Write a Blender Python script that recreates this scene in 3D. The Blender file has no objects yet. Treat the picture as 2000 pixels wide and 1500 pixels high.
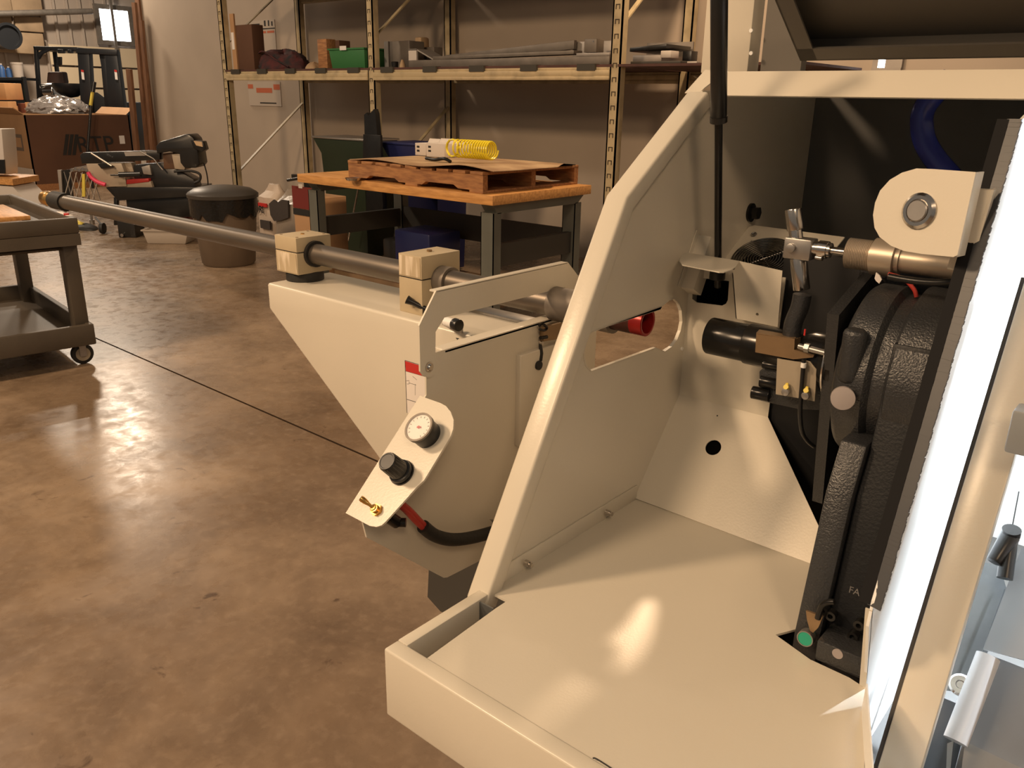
import bpy, bmesh, math, random
from mathutils import Vector as V, Matrix
from mathutils.geometry import tessellate_polygon
random.seed(7)
S = bpy.context.scene
COL = S.collection

# ------------------------------------------------------------------ camera
RR = V((0.76146433, 0.64798423, 0.01698566))      # right
DD = V((0.22351492, -0.23788131, -0.94522672))    # down
FF = V((-0.60845144, 0.72355299, -0.32597228))    # forward
CAM = V((0, 0, 1.5)); FPX = 1609.88
cd = bpy.data.cameras.new('camera'); cam = bpy.data.objects.new('camera', cd); COL.objects.link(cam)
cd.sensor_width = 36; cd.sensor_fit = 'HORIZONTAL'; cd.lens = FPX / 2000 * 36
cd.clip_start = 0.02; cd.clip_end = 200
m = Matrix.Identity(4)
for i in range(3):
    m[i][0] = RR[i]; m[i][1] = -DD[i]; m[i][2] = -FF[i]; m[i][3] = CAM[i]
cam.matrix_world = m
S.camera = cam

# ------------------------------------------------------------------ world, lights, exposure
S.view_settings.view_transform = 'Standard'; S.view_settings.look = 'None'
S.view_settings.gamma = 1; S.view_settings.use_curve_mapping = False
S.view_settings.exposure = 0.0
w = bpy.data.worlds.new('world'); S.world = w; w.use_nodes = True
bg = w.node_tree.nodes['Background']; bg.inputs[0].default_value = (1.0, 0.87, 0.72, 1); bg.inputs[1].default_value = 0.20
WARM = (1.0, 0.69, 0.42)
def area(name, loc, target, size, power, col=WARM, spread=180):
    l = bpy.data.lights.new(name, 'AREA'); l.shape = 'DISK'; l.size = size; l.energy = power; l.color = col
    l.spread = math.radians(spread)
    o = bpy.data.objects.new(name, l); COL.objects.link(o); o.location = loc
    o.rotation_euler = (V(target) - V(loc)).to_track_quat('-Z', 'Y').to_euler()
    return o
area('bay_and_fill_light', (-1.5, -2.4, 3.7), (-1.4, 0.2, 0.8), 0.9, 84)
area('bay_and_fill_light', (-2.94, 5.43, 4.5), (-2.94, 5.2, 0), 0.36, 120)
area('bay_and_fill_light', (-14.4, 6.15, 4.5), (-14, 6, 0), 0.6, 190, (1.0, 0.80, 0.60))
area('bay_and_fill_light', (-9.5, 0.8, 4.9), (-9.0, 2.2, 0), 0.6, 165, (1.0, 0.76, 0.54))  # added fill lamp for the background
area('bay_and_fill_light', (-20.5, 7.5, 5.2), (-21.5, 7.6, 0), 0.6, 420, (1.0, 0.84, 0.66))  # added lamp to brighten the far wall, no source seen
area('bay_and_fill_light', (-4.2, -2.8, 4.8), (-4.4, 0.6, 0.4), 0.8, 290)  # added lamp to lift the middle zone and rack wall

area('bay_and_fill_light', (2.6, -2.2, 4.4), (1.4, -0.4, 0.4), 1.0, 66)  # added right-hand fill for the inner face of the end panel

# ------------------------------------------------------------------ helpers
def P(ax, v, x, y):
    """point seen at photo position x, y on the plane ax = v"""
    d = RR * ((x - 1000) / FPX) + DD * ((y - 750) / FPX) + FF
    i = 'XYZ'.index(ax)
    return CAM + d * ((v - CAM[i]) / d[i])
def PL(p, n, x, y):
    d = RR * ((x - 1000) / FPX) + DD * ((y - 750) / FPX) + FF
    n = V(n); return CAM + d * ((V(p) - CAM).dot(n) / d.dot(n))
_m = {}
def mat(name, col, rough=0.5, metal=0.0, var=0.0, vscale=6.0, bump=0.0, bscale=80.0, col2=None, emit=0.0, spec=0.5, coat=0.0, stretch=None, rvar=0.0, lo=0.35, hi=0.65, alpha=None):
    if name in _m: return _m[name]
    M = bpy.data.materials.new(name); M.use_nodes = True; nt = M.node_tree
    b = nt.nodes['Principled BSDF']
    b.inputs['Base Color'].default_value = (*col, 1); b.inputs['Roughness'].default_value = rough
    b.inputs['Metallic'].default_value = metal; b.inputs['Specular IOR Level'].default_value = spec
    b.inputs['Coat Weight'].default_value = coat; b.inputs['Coat Roughness'].default_value = 0.15
    if alpha is not None: b.inputs['Alpha'].default_value = alpha
    if emit: b.inputs['Emission Color'].default_value = (*col, 1); b.inputs['Emission Strength'].default_value = emit
    tc = nt.nodes.new('ShaderNodeTexCoord'); src = tc.outputs['Object']
    if stretch:
        mp = nt.nodes.new('ShaderNodeMapping'); mp.inputs['Scale'].default_value = stretch
        nt.links.new(src, mp.inputs['Vector']); src = mp.outputs['Vector']
    if var or col2:
        n = nt.nodes.new('ShaderNodeTexNoise'); n.inputs['Scale'].default_value = vscale; n.inputs['Detail'].default_value = 6
        nt.links.new(src, n.inputs['Vector'])
        r = nt.nodes.new('ShaderNodeMapRange'); r.inputs['From Min'].default_value = lo; r.inputs['From Max'].default_value = hi
        nt.links.new(n.outputs['Fac'], r.inputs['Value'])
        mx = nt.nodes.new('ShaderNodeMix'); mx.data_type = 'RGBA'
        c2 = col2 or tuple(c * (1 - var) for c in col)
        mx.inputs['A'].default_value = (*col, 1); mx.inputs['B'].default_value = (*c2, 1)
        nt.links.new(r.outputs['Result'], mx.inputs['Factor']); nt.links.new(mx.outputs['Result'], b.inputs['Base Color'])
        if rvar:
            rr = nt.nodes.new('ShaderNodeMapRange'); rr.inputs['To Min'].default_value = rough - rvar; rr.inputs['To Max'].default_value = rough + rvar
            nt.links.new(n.outputs['Fac'], rr.inputs['Value']); nt.links.new(rr.outputs['Result'], b.inputs['Roughness'])
    if bump:
        n2 = nt.nodes.new('ShaderNodeTexNoise'); n2.inputs['Scale'].default_value = bscale; n2.inputs['Detail'].default_value = 3
        nt.links.new(src, n2.inputs['Vector'])
        bp = nt.nodes.new('ShaderNodeBump'); bp.inputs['Strength'].default_value = bump; bp.inputs['Distance'].default_value = 0.01
        nt.links.new(n2.outputs['Fac'], bp.inputs['Height']); nt.links.new(bp.outputs['Normal'], b.inputs['Normal'])
    _m[name] = M
    return M

def worldloc(o):
    l = V((0, 0, 0))
    while o: l += o.location; o = o.parent
    return l
def fin(bm, bev=0, seg=2, ang=30):
    bmesh.ops.remove_doubles(bm, verts=bm.verts, dist=1e-6)
    bmesh.ops.recalc_face_normals(bm, faces=bm.faces)
    if bev:
        es = [e for e in bm.edges if len(e.link_faces) == 2 and e.calc_face_angle(0) > math.radians(ang)]
        if es: bmesh.ops.bevel(bm, geom=es, offset=bev, segments=seg, profile=0.5, affect='EDGES', clamp_overlap=True)
def obj(name, bm, mt, parent=None, bev=0, seg=2, label=None, smooth=True):
    fin(bm, bev, seg)
    me = bpy.data.meshes.new(name); bm.to_mesh(me); bm.free()
    if smooth:
        me.shade_smooth(); me.set_sharp_from_angle(angle=math.radians(38))
    me.materials.append(mt)
    o = bpy.data.objects.new(name, me); COL.objects.link(o)
    if parent: o.parent = parent; o.location = -worldloc(parent)
    if label: o['label'] = label
    return o
def thing(name, label, cat, loc=(0, 0, 0), group=None):
    o = bpy.data.objects.new(name, None); COL.objects.link(o); o.location = loc; o.empty_display_size = 0.1
    o['label'] = label; o['category'] = cat
    if group: o['group'] = group
    return o
def tag(o, label, cat, group=None):
    o['label'] = label; o['category'] = cat
    if group: o['group'] = group
    return o
def struct(o, label=None):
    o['kind'] = 'structure'
    if label: o['label'] = label
    return o
def copy_tree(o, parent=None):
    c = o.copy(); COL.objects.link(c); c.parent = parent
    for ch in list(o.children): copy_tree(ch, c)
    return c
def share(o, parent, loc=None, name=None):
    c = o.copy(); COL.objects.link(c); c.parent = parent
    if loc is not None: c.location = V(loc) - worldloc(parent)
    return c
def B(): return bmesh.new()
def box(bm, a, b):
    a, b = V(a), V(b)
    vs = [bm.verts.new((x, y, z)) for z in (a.z, b.z) for y in (a.y, b.y) for x in (a.x, b.x)]
    for f in ((0, 2, 3, 1), (4, 5, 7, 6), (0, 1, 5, 4), (2, 6, 7, 3), (0, 4, 6, 2), (1, 3, 7, 5)): bm.faces.new([vs[i] for i in f])
    return bm
def obox(bm, o, ax, ay, az):
    """box with corner o and edge vectors"""
    o, ax, ay, az = V(o), V(ax), V(ay), V(az)
    vs = [bm.verts.new(o + ax * i + ay * j + az * k) for k in (0, 1) for j in (0, 1) for i in (0, 1)]
    for f in ((0, 2, 3, 1), (4, 5, 7, 6), (0, 1, 5, 4), (2, 6, 7, 3), (0, 4, 6, 2), (1, 3, 7, 5)): bm.faces.new([vs[i] for i in f])
    return bm
def bar(bm, p, q, wid, hei, up=(0, 0, 1)):
    p, q = V(p), V(q); d = q - p; s = d.cross(V(up)).normalized(); u = s.cross(d).normalized()
    return obox(bm, p - s * wid / 2 - u * hei / 2, d, s * wid, u * hei)
def loft(bm, rings, cap=True, closed=True):
    R = [[bm.verts.new(p) for p in r] for r in rings]
    n = len(R[0])
    for a, b in zip(R, R[1:]):
        for i in range(n if closed else n - 1):
            j = (i + 1) % n
            bm.faces.new((a[i], a[j], b[j], b[i]))
    if cap: bm.faces.new(R[0][::-1]); bm.faces.new(R[-1])
    return bm
def frame(d):
    d = V(d).normalized(); a = V((0, 0, 1)) if abs(d.z) < 0.9 else V((1, 0, 0))
    s = d.cross(a).normalized(); return s, s.cross(d).normalized()
def circ(c, d, r, n=24, ph=0):
    s, u = frame(d); c = V(c)
    return [c + s * (r * math.cos(2 * math.pi * i / n + ph)) + u * (r * math.sin(2 * math.pi * i / n + ph)) for i in range(n)]
def cyl(bm, p, q, r, r2=None, n=24):
    d = V(q) - V(p); return loft(bm, [circ(p, d, r, n), circ(q, d, r if r2 is None else r2, n)])
def lathe(bm, p, d, prof, n=24):
    d = V(d).normalized(); return loft(bm, [circ(V(p) + d * h, d, max(r, 1e-4), n) for h, r in prof])
def ring(bm, p, q, r, ri, n=28):
    d = V(q) - V(p)
    A, Bq, C, D = circ(p, d, r, n), circ(q, d, r, n), circ(q, d, ri, n), circ(p, d, ri, n)
    return loft(bm, [A, Bq, C, D, A], cap=False)
def tube(bm, pts, r, n=10, cap=True, rs=None):
    pts = [V(p) for p in pts]; rings = []; s = None
    for i, p in enumerate(pts):
        d = (pts[min(i + 1, len(pts) - 1)] - pts[max(i - 1, 0)]).normalized()
        if s is None: s, _ = frame(d)
        s = (s - d * s.dot(d)).normalized(); u = s.cross(d)
        rr = rs[i] if rs else r
        rings.append([p + s * rr * math.cos(2 * math.pi * k / n) + u * rr * math.sin(2 * math.pi * k / n) for k in range(n)])
    return loft(bm, rings, cap)
def smoothpts(pts, k=6):
    pts = [V(p) for p in pts]; out = []
    for i in range(len(pts) - 1):
        a, b, c, d = pts[max(i - 1, 0)], pts[i], pts[i + 1], pts[min(i + 2, len(pts) - 1)]
        for j in range(k):
            t = j / k
            out.append(0.5 * ((2 * b) + (c - a) * t + (2 * a - 5 * b + 4 * c - d) * t * t + (3 * b - a - 3 * c + d) * t ** 3))
    out.append(pts[-1]); return out
def sheet(bm, outer, off, holes=()):
    """flat sheet: outline (3-D points), extruded by vector off, with holes"""
    loops = [[V(p) for p in outer]] + [[V(p) for p in h] for h in holes]
    off = V(off); flat = [p for l in loops for p in l]
    a = [bm.verts.new(p) for p in flat]; b = [bm.verts.new(p + off) for p in flat]
    for t in tessellate_polygon(loops):
        try:
            bm.faces.new([a[i] for i in t]); bm.faces.new([b[i] for i in reversed(t)])
        except ValueError: pass
    k = 0
    for l in loops:
        n = len(l)
        for i in range(n):
            j = (i + 1) % n
            bm.faces.new((a[k + i], a[k + j], b[k + j], b[k + i]))
        k += n
    return bm
def prism(bm, poly, off): return sheet(bm, poly, off)
def text(name, s, size, origin, ax, up, mt, parent=None, ext=0.0004, align='CENTER'):
    c = bpy.data.curves.new(name, 'FONT'); c.body = s; c.size = size; c.extrude = ext; c.align_x = align; c.align_y = 'CENTER'
    t = bpy.data.objects.new(name, c); COL.objects.link(t)
    me = bpy.data.meshes.new_from_object(t.evaluated_get(bpy.context.evaluated_depsgraph_get()))
    bpy.data.objects.remove(t); bpy.data.curves.remove(c)
    ax = V(ax).normalized(); up = V(up).normalized(); n = ax.cross(up)
    mm = Matrix.Identity(4)
    for i in range(3): mm[i][0] = ax[i]; mm[i][1] = up[i]; mm[i][2] = n[i]; mm[i][3] = origin[i]
    me.transform(mm); me.materials.append(mt)
    o = bpy.data.objects.new(name, me); COL.objects.link(o)
    if parent: o.parent = parent; o.location = -worldloc(parent)
    return o
def hexhead(bm, p, d, r, h): return cyl(bm, p, V(p) + V(d).normalized() * h, r, n=6)

# ------------------------------------------------------------------ materials
CREAM = mat('cream_machine_paint', (0.66, 0.612, 0.515), 0.28, var=0.05, vscale=3, bump=0.02, bscale=300)
WHITE = mat('white_machine_paint', (0.82, 0.82, 0.80), 0.35)
BLACKIRON = mat('black_textured_casting_paint', (0.022, 0.023, 0.025), 0.33, bump=0.22, bscale=420, spec=0.6)
BLACKP = mat('black_plastic', (0.012, 0.012, 0.012), 0.32, var=0.3, vscale=20)
BLACKM = mat('black_oxide_steel', (0.02, 0.019, 0.018), 0.22, metal=0.5, var=0.3, vscale=30)
RUBBER = mat('black_rubber', (0.013, 0.012, 0.011), 0.6, bump=0.1)
STEEL = mat('grey_steel_tube', (0.17, 0.145, 0.12), 0.40, metal=0.7, var=0.25, vscale=5, stretch=(1, 12, 12))
CHROME = mat('bright_steel', (0.62, 0.58, 0.54), 0.18, metal=1, var=0.15, vscale=30)
ZINC = mat('zinc_plated_steel', (0.42, 0.40, 0.38), 0.38, metal=0.9, var=0.2, vscale=25)
BRASS = mat('gold_brass', (0.75, 0.44, 0.14), 0.3, metal=1, var=0.1)
TANBLK = mat('tan_anodised_block', (0.50, 0.41, 0.27), 0.5, var=0.15, vscale=8)
SCUFF = mat('tan_block_scuffed_face', (0.47, 0.38, 0.25), 0.55, col2=(0.72, 0.62, 0.48), vscale=14, stretch=(4, 4, 0.5), lo=0.5, hi=0.6)
RED = mat('red_anodised', (0.28, 0.014, 0.012), 0.25, metal=0.35)
REDP = mat('red_paint', (0.50, 0.03, 0.025), 0.45)
REDH = mat('red_hose', (0.42, 0.04, 0.03), 0.4)
BLUEH = mat('blue_hose', (0.03, 0.05, 0.35), 0.25)
BRONZE = mat('bronze_sensor_cover', (0.30, 0.20, 0.11), 0.38, metal=0.6, var=0.15, vscale=40)
BRACK = mat('grey_tan_bracket', (0.33, 0.28, 0.21), 0.5, var=0.08)
YEL = mat('yellow_paint_dab', (0.70, 0.55, 0.08), 0.5)
CAPG = mat('grey_plastic_cap', (0.33, 0.29, 0.28), 0.5)
GREEN = mat('green_cap', (0.02, 0.32, 0.20), 0.5)
INK = mat('black_ink', (0.015, 0.014, 0.013), 0.6)
WHITEP = mat('white_paper', (0.75, 0.70, 0.66), 0.7)
DIAL = mat('gauge_dial', (0.85, 0.80, 0.74), 0.5)
GLASS = mat('gauge_glass', (1, 1, 1), 0.05, alpha=0.12)
DKGREY = mat('dark_grey_base_paint', (0.05, 0.047, 0.042), 0.5)
GREYB = mat('blue_grey_sheet', (0.24, 0.255, 0.265), 0.35, var=0.08, vscale=10)
GALV = mat('galvanised_plate', (0.20, 0.212, 0.22), 0.32, metal=0.6, var=0.25, vscale=14)
SEAL = mat('door_seal_dark', (0.05, 0.045, 0.04), 0.7)
BRISTLE = mat('black_bristle', (0.04, 0.043, 0.05), 0.45)
RACKP = mat('old_cream_rack_paint', (0.50, 0.40, 0.24), 0.5, var=0.35, vscale=9, lo=0.45, hi=0.75)
RACKD = mat('rack_slot_dark', (0.05, 0.035, 0.02), 0.8)
DECK = mat('dark_red_deck_board', (0.10, 0.04, 0.03), 0.7, var=0.4)
CLIP = mat('dark_grey_clip', (0.045, 0.04, 0.03), 0.6)
WOOD = mat('orange_bench_wood', (0.70, 0.36, 0.12), 0.45, col2=(0.50, 0.24, 0.075), vscale=5, stretch=(1.5, 12, 12))
PALLET = mat('pallet_wood', (0.42, 0.20, 0.075), 0.7, col2=(0.25, 0.11, 0.045), vscale=5, stretch=(2, 12, 12))
LUMBER = mat('brown_lumber', (0.22, 0.105, 0.05), 0.65, col2=(0.12, 0.055, 0.028), vscale=4, stretch=(14, 14, 1))
CARD = mat('brown_cardboard', (0.45, 0.26, 0.13), 0.8, var=0.12, vscale=3)
CARDD = mat('dark_brown_cardboard', (0.115, 0.052, 0.027), 0.8, var=0.15, vscale=2)
CARDS = mat('worn_cardboard_sheet', (0.46, 0.32, 0.18), 0.75, col2=(0.28, 0.17, 0.09), vscale=5)
BENCHG = mat('grey_green_bench_steel', (0.13, 0.135, 0.115), 0.5, var=0.15)
BENCHD = mat('dark_bench_panel', (0.045, 0.042, 0.035), 0.6)
CARTM = mat('brown_grey_cart_plastic', (0.085, 0.068, 0.05), 0.45, bump=0.1, bscale=200, var=0.15)
CANG = mat('brown_grey_can_plastic', (0.14, 0.10, 0.068), 0.5, var=0.15)
LIDG = mat('dark_grey_lid_plastic', (0.05, 0.043, 0.036), 0.4)
BAGB = mat('black_bin_liner', (0.012, 0.011, 0.01), 0.22, bump=0.4, bscale=40)
BINGRN = mat('dark_green_bin', (0.018, 0.030, 0.016), 0.4)
BINBLU = mat('dark_blue_bin', (0.015, 0.02, 0.09), 0.35)
FOILM = mat('crumpled_clear_film', (0.24, 0.215, 0.20), 0.25, bump=1.0, bscale=14, metal=0.3)
BAGW = mat('white_sack', (0.55, 0.45, 0.36), 0.6, bump=0.5, bscale=18)
BAGD = mat('dark_sack_print', (0.06, 0.05, 0.045), 0.5, bump=0.4, bscale=18)
YHOSE = mat('yellow_air_hose', (0.80, 0.66, 0.03), 0.3)
BOXW = mat('white_carton', (0.62, 0.56, 0.50), 0.7)
GREENB = mat('green_plastic_bin', (0.04, 0.17, 0.055), 0.4)
CLOTH = mat('dark_red_cloth', (0.09, 0.02, 0.02), 0.9, col2=(0.02, 0.018, 0.02), vscale=9)
GREYM = mat('grey_mill_steel', (0.22, 0.19, 0.16), 0.5, metal=0.4, var=0.25, vscale=8)
GREYL = mat('light_grey_steel', (0.40, 0.36, 0.32), 0.45, metal=0.4, var=0.2)
SAWB = mat('black_saw_paint', (0.016, 0.015, 0.014), 0.3, var=0.2)
SAWW = mat('off_white_saw_paint', (0.42, 0.34, 0.25), 0.4, var=0.1)
PINK = mat('pink_red_guard', (0.75, 0.05, 0.12), 0.4)
FORK = mat('black_forklift_paint', (0.014, 0.015, 0.017), 0.35)
TUBW = mat('white_tub', (0.40, 0.34, 0.28), 0.5)

# ------------------------------------------------------------------ floor, walls
def concrete():
    M = bpy.data.materials.new('polished_concrete'); M.use_nodes = True; nt = M.node_tree; b = nt.nodes['Principled BSDF']
    tc = nt.nodes.new('ShaderNodeTexCoord')
    def noise(s, d=8, dist=0.0, rough=0.6):
        n = nt.nodes.new('ShaderNodeTexNoise'); n.inputs['Scale'].default_value = s; n.inputs['Detail'].default_value = d
        n.inputs['Distortion'].default_value = dist; n.inputs['Roughness'].default_value = rough
        nt.links.new(tc.outputs['Object'], n.inputs['Vector']); return n.outputs['Fac']
    def rng(f, a, b2, c=0, d=1):
        r = nt.nodes.new('ShaderNodeMapRange'); r.inputs['From Min'].default_value = a; r.inputs['From Max'].default_value = b2
        r.inputs['To Min'].default_value = c; r.inputs['To Max'].default_value = d; nt.links.new(f, r.inputs['Value']); return r.outputs['Result']
    def mix(f, a, bb):
        x = nt.nodes.new('ShaderNodeMix'); x.data_type = 'RGBA'
        for k, v in (('A', a), ('B', bb)):
            if isinstance(v, tuple): x.inputs[k].default_value = (*v, 1)
            else: nt.links.new(v, x.inputs[k])
        nt.links.new(f, x.inputs['Factor']); return x.outputs['Result']
    big = noise(0.8, 6, 0.3); mid = noise(2.6, 10, 0.35, .68); fine = noise(26, 6)
    c = mix(rng(big, .36, .64), (0.34, 0.25, 0.17), (0.185, 0.125, 0.078))
    c = mix(rng(mid, .40, .74), c, (0.12, 0.08, 0.05))
    c = mix(rng(fine, .5, .8, 0, .35), c, (0.36, 0.27, 0.19))
    spot = noise(9, 5, 1.0); c = mix(rng(spot, .66, .74, 0, .8), c, (0.075, 0.045, 0.026))
    nt.links.new(c, b.inputs['Base Color'])
    nt.links.new(rng(noise(12, 8, 0.4), .3, .7, .20, .38), b.inputs['Roughness'])
    bp = nt.nodes.new('ShaderNodeBump'); bp.inputs['Strength'].default_value = .04; bp.inputs['Distance'].default_value = .02
    nt.links.new(mid, bp.inputs['Height']); nt.links.new(bp.outputs['Normal'], b.inputs['Normal'])
    return M
CONC = concrete()
WALLM = mat('tan_painted_wall', (0.47, 0.39, 0.31), 0.7, var=0.10, vscale=1.2, bump=0.03, bscale=60)
METALW = mat('ribbed_metal_wall', (0.40, 0.33, 0.27), 0.5, var=0.1, vscale=1.5)
INSUL = mat('tan_insulation_panel', (0.36, 0.25, 0.15), 0.8, var=0.3, vscale=2)
struct(obj('floor', box(B(), (-28, -6, -0.15), (6, 14, 0)), CONC))
JOINT = mat('dark_joint_filler', (0.03, 0.02, 0.013), 1.0, spec=0.0)
b = B(); bar(b, (-16, 2.33, 0.0005), (3, 2.06, 0.0005), 0.010, 0.001); struct(obj('trim_1', b, JOINT), 'dark saw-cut joint across the concrete floor')
WY = 6.8
xe = P('Y', WY, 292, 150).x
struct(obj('wall_back', box(B(), (xe, WY, 0), (6, WY + 0.14, 4.2)), WALLM))
struct(obj('trim_3', box(B(), (xe - .12, WY - 0.03, 0), (xe, WY + 0.17, 4.2)), LUMBER), 'brown wooden end post of the tan partition wall')
# far bay: ribbed metal wall with a daylit window and a panelled door
wx = -24.0
b = B(); box(b, (wx - 0.2, -6, 0), (wx, 14, 6))
wf = struct(obj('wall_far', b, METALW))
rb = None
for k in range(34):
    y = 0.4 + k * 0.33
    if rb is None: rb = obj('wall_rib', box(B(), (wx, -0.03, 1.2), (wx + 0.05, 0.03, 5.8)), METALW, wf); rb.location = (0, y, 0)
    else: share(rb, wf, (0, y, 0))
cl = struct(obj('ceiling', box(B(), (-28, -6, 5.6), (-12, 14, 5.8)), mat('dark_ceiling_sheet', (0.16, 0.13, 0.11), 0.8)))
p0 = P('X', wx + 0.1, 200, 78); p1 = P('X', wx + 0.1, 248, 22)
wroot = thing('window_1', 'overexposed daylit window high on the far metal wall', 'window', (wx + .1, p0.y, p0.z))
del wroot['category']; wroot['kind'] = 'structure'
obj('pane', box(B(), (wx + .06, p0.y, p0.z), (wx + .09, p1.y, p1.z)), mat('daylit_glass', (0.93, 0.96, 1.0), 0.1, emit=14), wroot)
b = B()
for a, c in (((p0.y - .12, p0.z - .12), (p0.y, p1.z + .12)), ((p1.y, p0.z - .12), (p1.y + .12, p1.z + .12)), ((p0.y, p0.z - .12), (p1.y, p0.z)), ((p0.y, p1.z), (p1.y, p1.z + .12))):
    box(b, (wx + .04, a[0], a[1]), (wx + .14, c[0], c[1]))
obj('window_frame', b, GREYM, wroot)
v0, v1 = P('Y', WY, 1716, 133), P('Y', WY, 1741, 60)
w2 = thing('window_2', 'small bright daylit window in the back wall above the lathe', 'window', (v0.x, WY, v0.z)); del w2['category']; w2['kind'] = 'structure'
obj('pane', box(B(), (v0.x, WY - .012, v0.z), (v1.x, WY - .004, v1.z)), mat('daylit_glass', (0.93, 0.96, 1.0), 0.1, emit=14), w2)
obj('window_jamb', box(B(), (v1.x, WY - .03, v0.z), (v1.x + .12, WY - .002, v1.z)), GREYL, w2); obj('window_jamb', box(B(), (v0.x - .04, WY - .03, v0.z), (v0.x, WY - .002, v1.z)), GREYL, w2)
obj('window_sill', box(B(), (v0.x - .04, WY - .04, v0.z - .04), (v1.x + .12, WY - .002, v0.z)), GREYL, w2)
droot = thing('door_1', 'pale yellow panelled overhead door behind the forklift', 'door', (wx + .2, 10, 0)); del droot['category']; droot['kind'] = 'structure'
q0 = P('X', wx + .2, 190, 215); q1 = P('X', wx + .2, 262, 92)
DOORP = mat('pale_yellow_door_panel', (0.62, 0.50, 0.34), 0.5)
zz = max(q0.z, 0.02); nn = 5
for k in range(nn):
    h = (q1.z - 0.02) / nn
    obj('door_panel', box(B(), (wx + .16, q0.y - 1.0, 0.02 + k * h), (wx + .2, q1.y + .3, 0.02 + (k + 1) * h - .05)), DOORP, droot)
obj('door_rail', box(B(), (wx + .2, q1.y - .55, 0), (wx + .26, q1.y - .48, q1.z + 1.5)), GREYM, droot)
# insulation panels and pipe on the far wall at upper left
ins = thing('insulation_panel', 'brown insulation boards with pale battens at upper left of far wall', 'insulation', (wx + .3, 4, 3.5))
for (x0, y0, x1, y1) in ((-30, -30, 16, 22), (26, -30, 76, 26), (-30, 32, 22, 100), (32, 34, 82, 60), (34, 66, 84, 104)):
    a, c = P('X', wx + .3, x0, y1), P('X', wx + .3, x1, y0)
    obj('board', box(B(), (wx + .2, a.y, a.z), (wx + .3, c.y, c.z)), INSUL, ins, bev=.02)
b = B(); cyl(b, P('X', wx + .5, -60, 28), P('X', wx + .5, 180, 22), 0.07); obj('pipe', b, GREYM, ins)
dk = P('X', wx + .6, 0, 72)
b = B(); cyl(b, dk, dk + V((.5, 0, 0)), 0.28); ring(b, dk + V((.5, 0, 0)), dk + V((.56, 0, 0)), .3, .24)
tag(obj('wall_fan', b, FORK), 'dark round wall fan at upper left of the far wall', 'fan')

# ------------------------------------------------------------------ LATHE (cream machine in the foreground)
LA = thing('lathe', 'cream sheet-metal machine lathe with open end cover and black headstock', 'lathe', (-0.35, 0.9, 0))
XP = -0.615                                  # inner face of the end panel
XS0, XS1 = -0.638, -0.604                    # edge strip of the end panel
FR = [(.672, .885), (.9485, 1.3806), (1.148, 1.517), (1.152, 1.540)]   # slanted front edge in Y,Z
def X3(x, yz): return V((x, yz[0], yz[1]))
# end panel with the oval hole
ov = [(1138, 664), (1139, 700), (1143, 715), (1152.5, 725.5), (1280, 679), (1298, 686.5), (1312, 677), (1322, 664), (1329, 646), (1332.5, 628), (1331, 606), (1326, 592), (1316, 583), (1307, 586), (1292, 598), (1289, 604), (1185.5, 637), (1169, 643), (1152, 650)]
hole = [P('X', XP, *p) for p in ov]
outer = [X3(XP, p) for p in [(.676, .890), (.952, 1.378), (1.152, 1.517), (1.60, 1.54), (1.60, .60), (.90, .60), (.84, .886), (.676, .886)]]
ep = obj('end_panel', sheet(B(), outer, (-0.003, 0, 0), [hole]), CREAM, LA, smooth=False)
obj('hole_edge_trim', sheet(B(), [V((XP + .0012, p.y, p.z)) for p in hole], (-.0055, 0, 0), [[V((XP + .0012, *(((p - sum(hole, V()) / len(hole)) * .985 + sum(hole, V()) / len(hole)).yz))) for p in hole]]), CREAM, ep, smooth=False)
# strip with rounded edges: channel section swept along the front edge
b = B()
def inset(path, d):
    out = []
    for i, p in enumerate(path):
        ns = []
        for a, c in ((i - 1, i), (i, i + 1)):
            if a < 0 or c >= len(path): continue
            t = V((path[c][0] - path[a][0], path[c][1] - path[a][1])).normalized(); ns.append(V((t.y, -t.x)))
        n = sum(ns, V((0, 0))).normalized(); k = 1 / max(.5, n.dot(ns[0]))
        out.append((p[0] + n.x * d * k, p[1] + n.y * d * k))
    return out
fr = FR[:3]
ra, rb2 = inset(fr, 0), inset(fr, .026)
loft(b, [[X3(XS0, ra[i]), X3(XS1, ra[i]), X3(XS1, rb2[i]), X3(XP - .004, rb2[i]), X3(XS0, rb2[i])] for i in range(3)])
obj('edge_strip', b, CREAM, ep, bev=.004, seg=3)
# hex bolts and small holes on the end panel
p = P('X', XP, 1465, 415)
b = B(); cyl(b, p, p + V((.004, 0, 0)), .016); hexhead(b, p + V((.004, 0, 0)), (1, 0, 0), .011, .012)
obj('hex_bolt', b, BLACKM, ep)
p = P('X', XP, 1331, 681); obj('screw', cyl(B(), p, p + V((.002, 0, 0)), .003, n=12), WHITE, ep)
for x, y in ((1192, 1003), (1035, 1103)):
    p = P('X', -.600, x, y); b = B(); cyl(b, p - V((.008, 0, 0)), p, .0045, n=12); cyl(b, p, p + V((.004, 0, 0)), .0032, n=12)
    obj('flange_screw', b, CHROME, ep)
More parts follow.
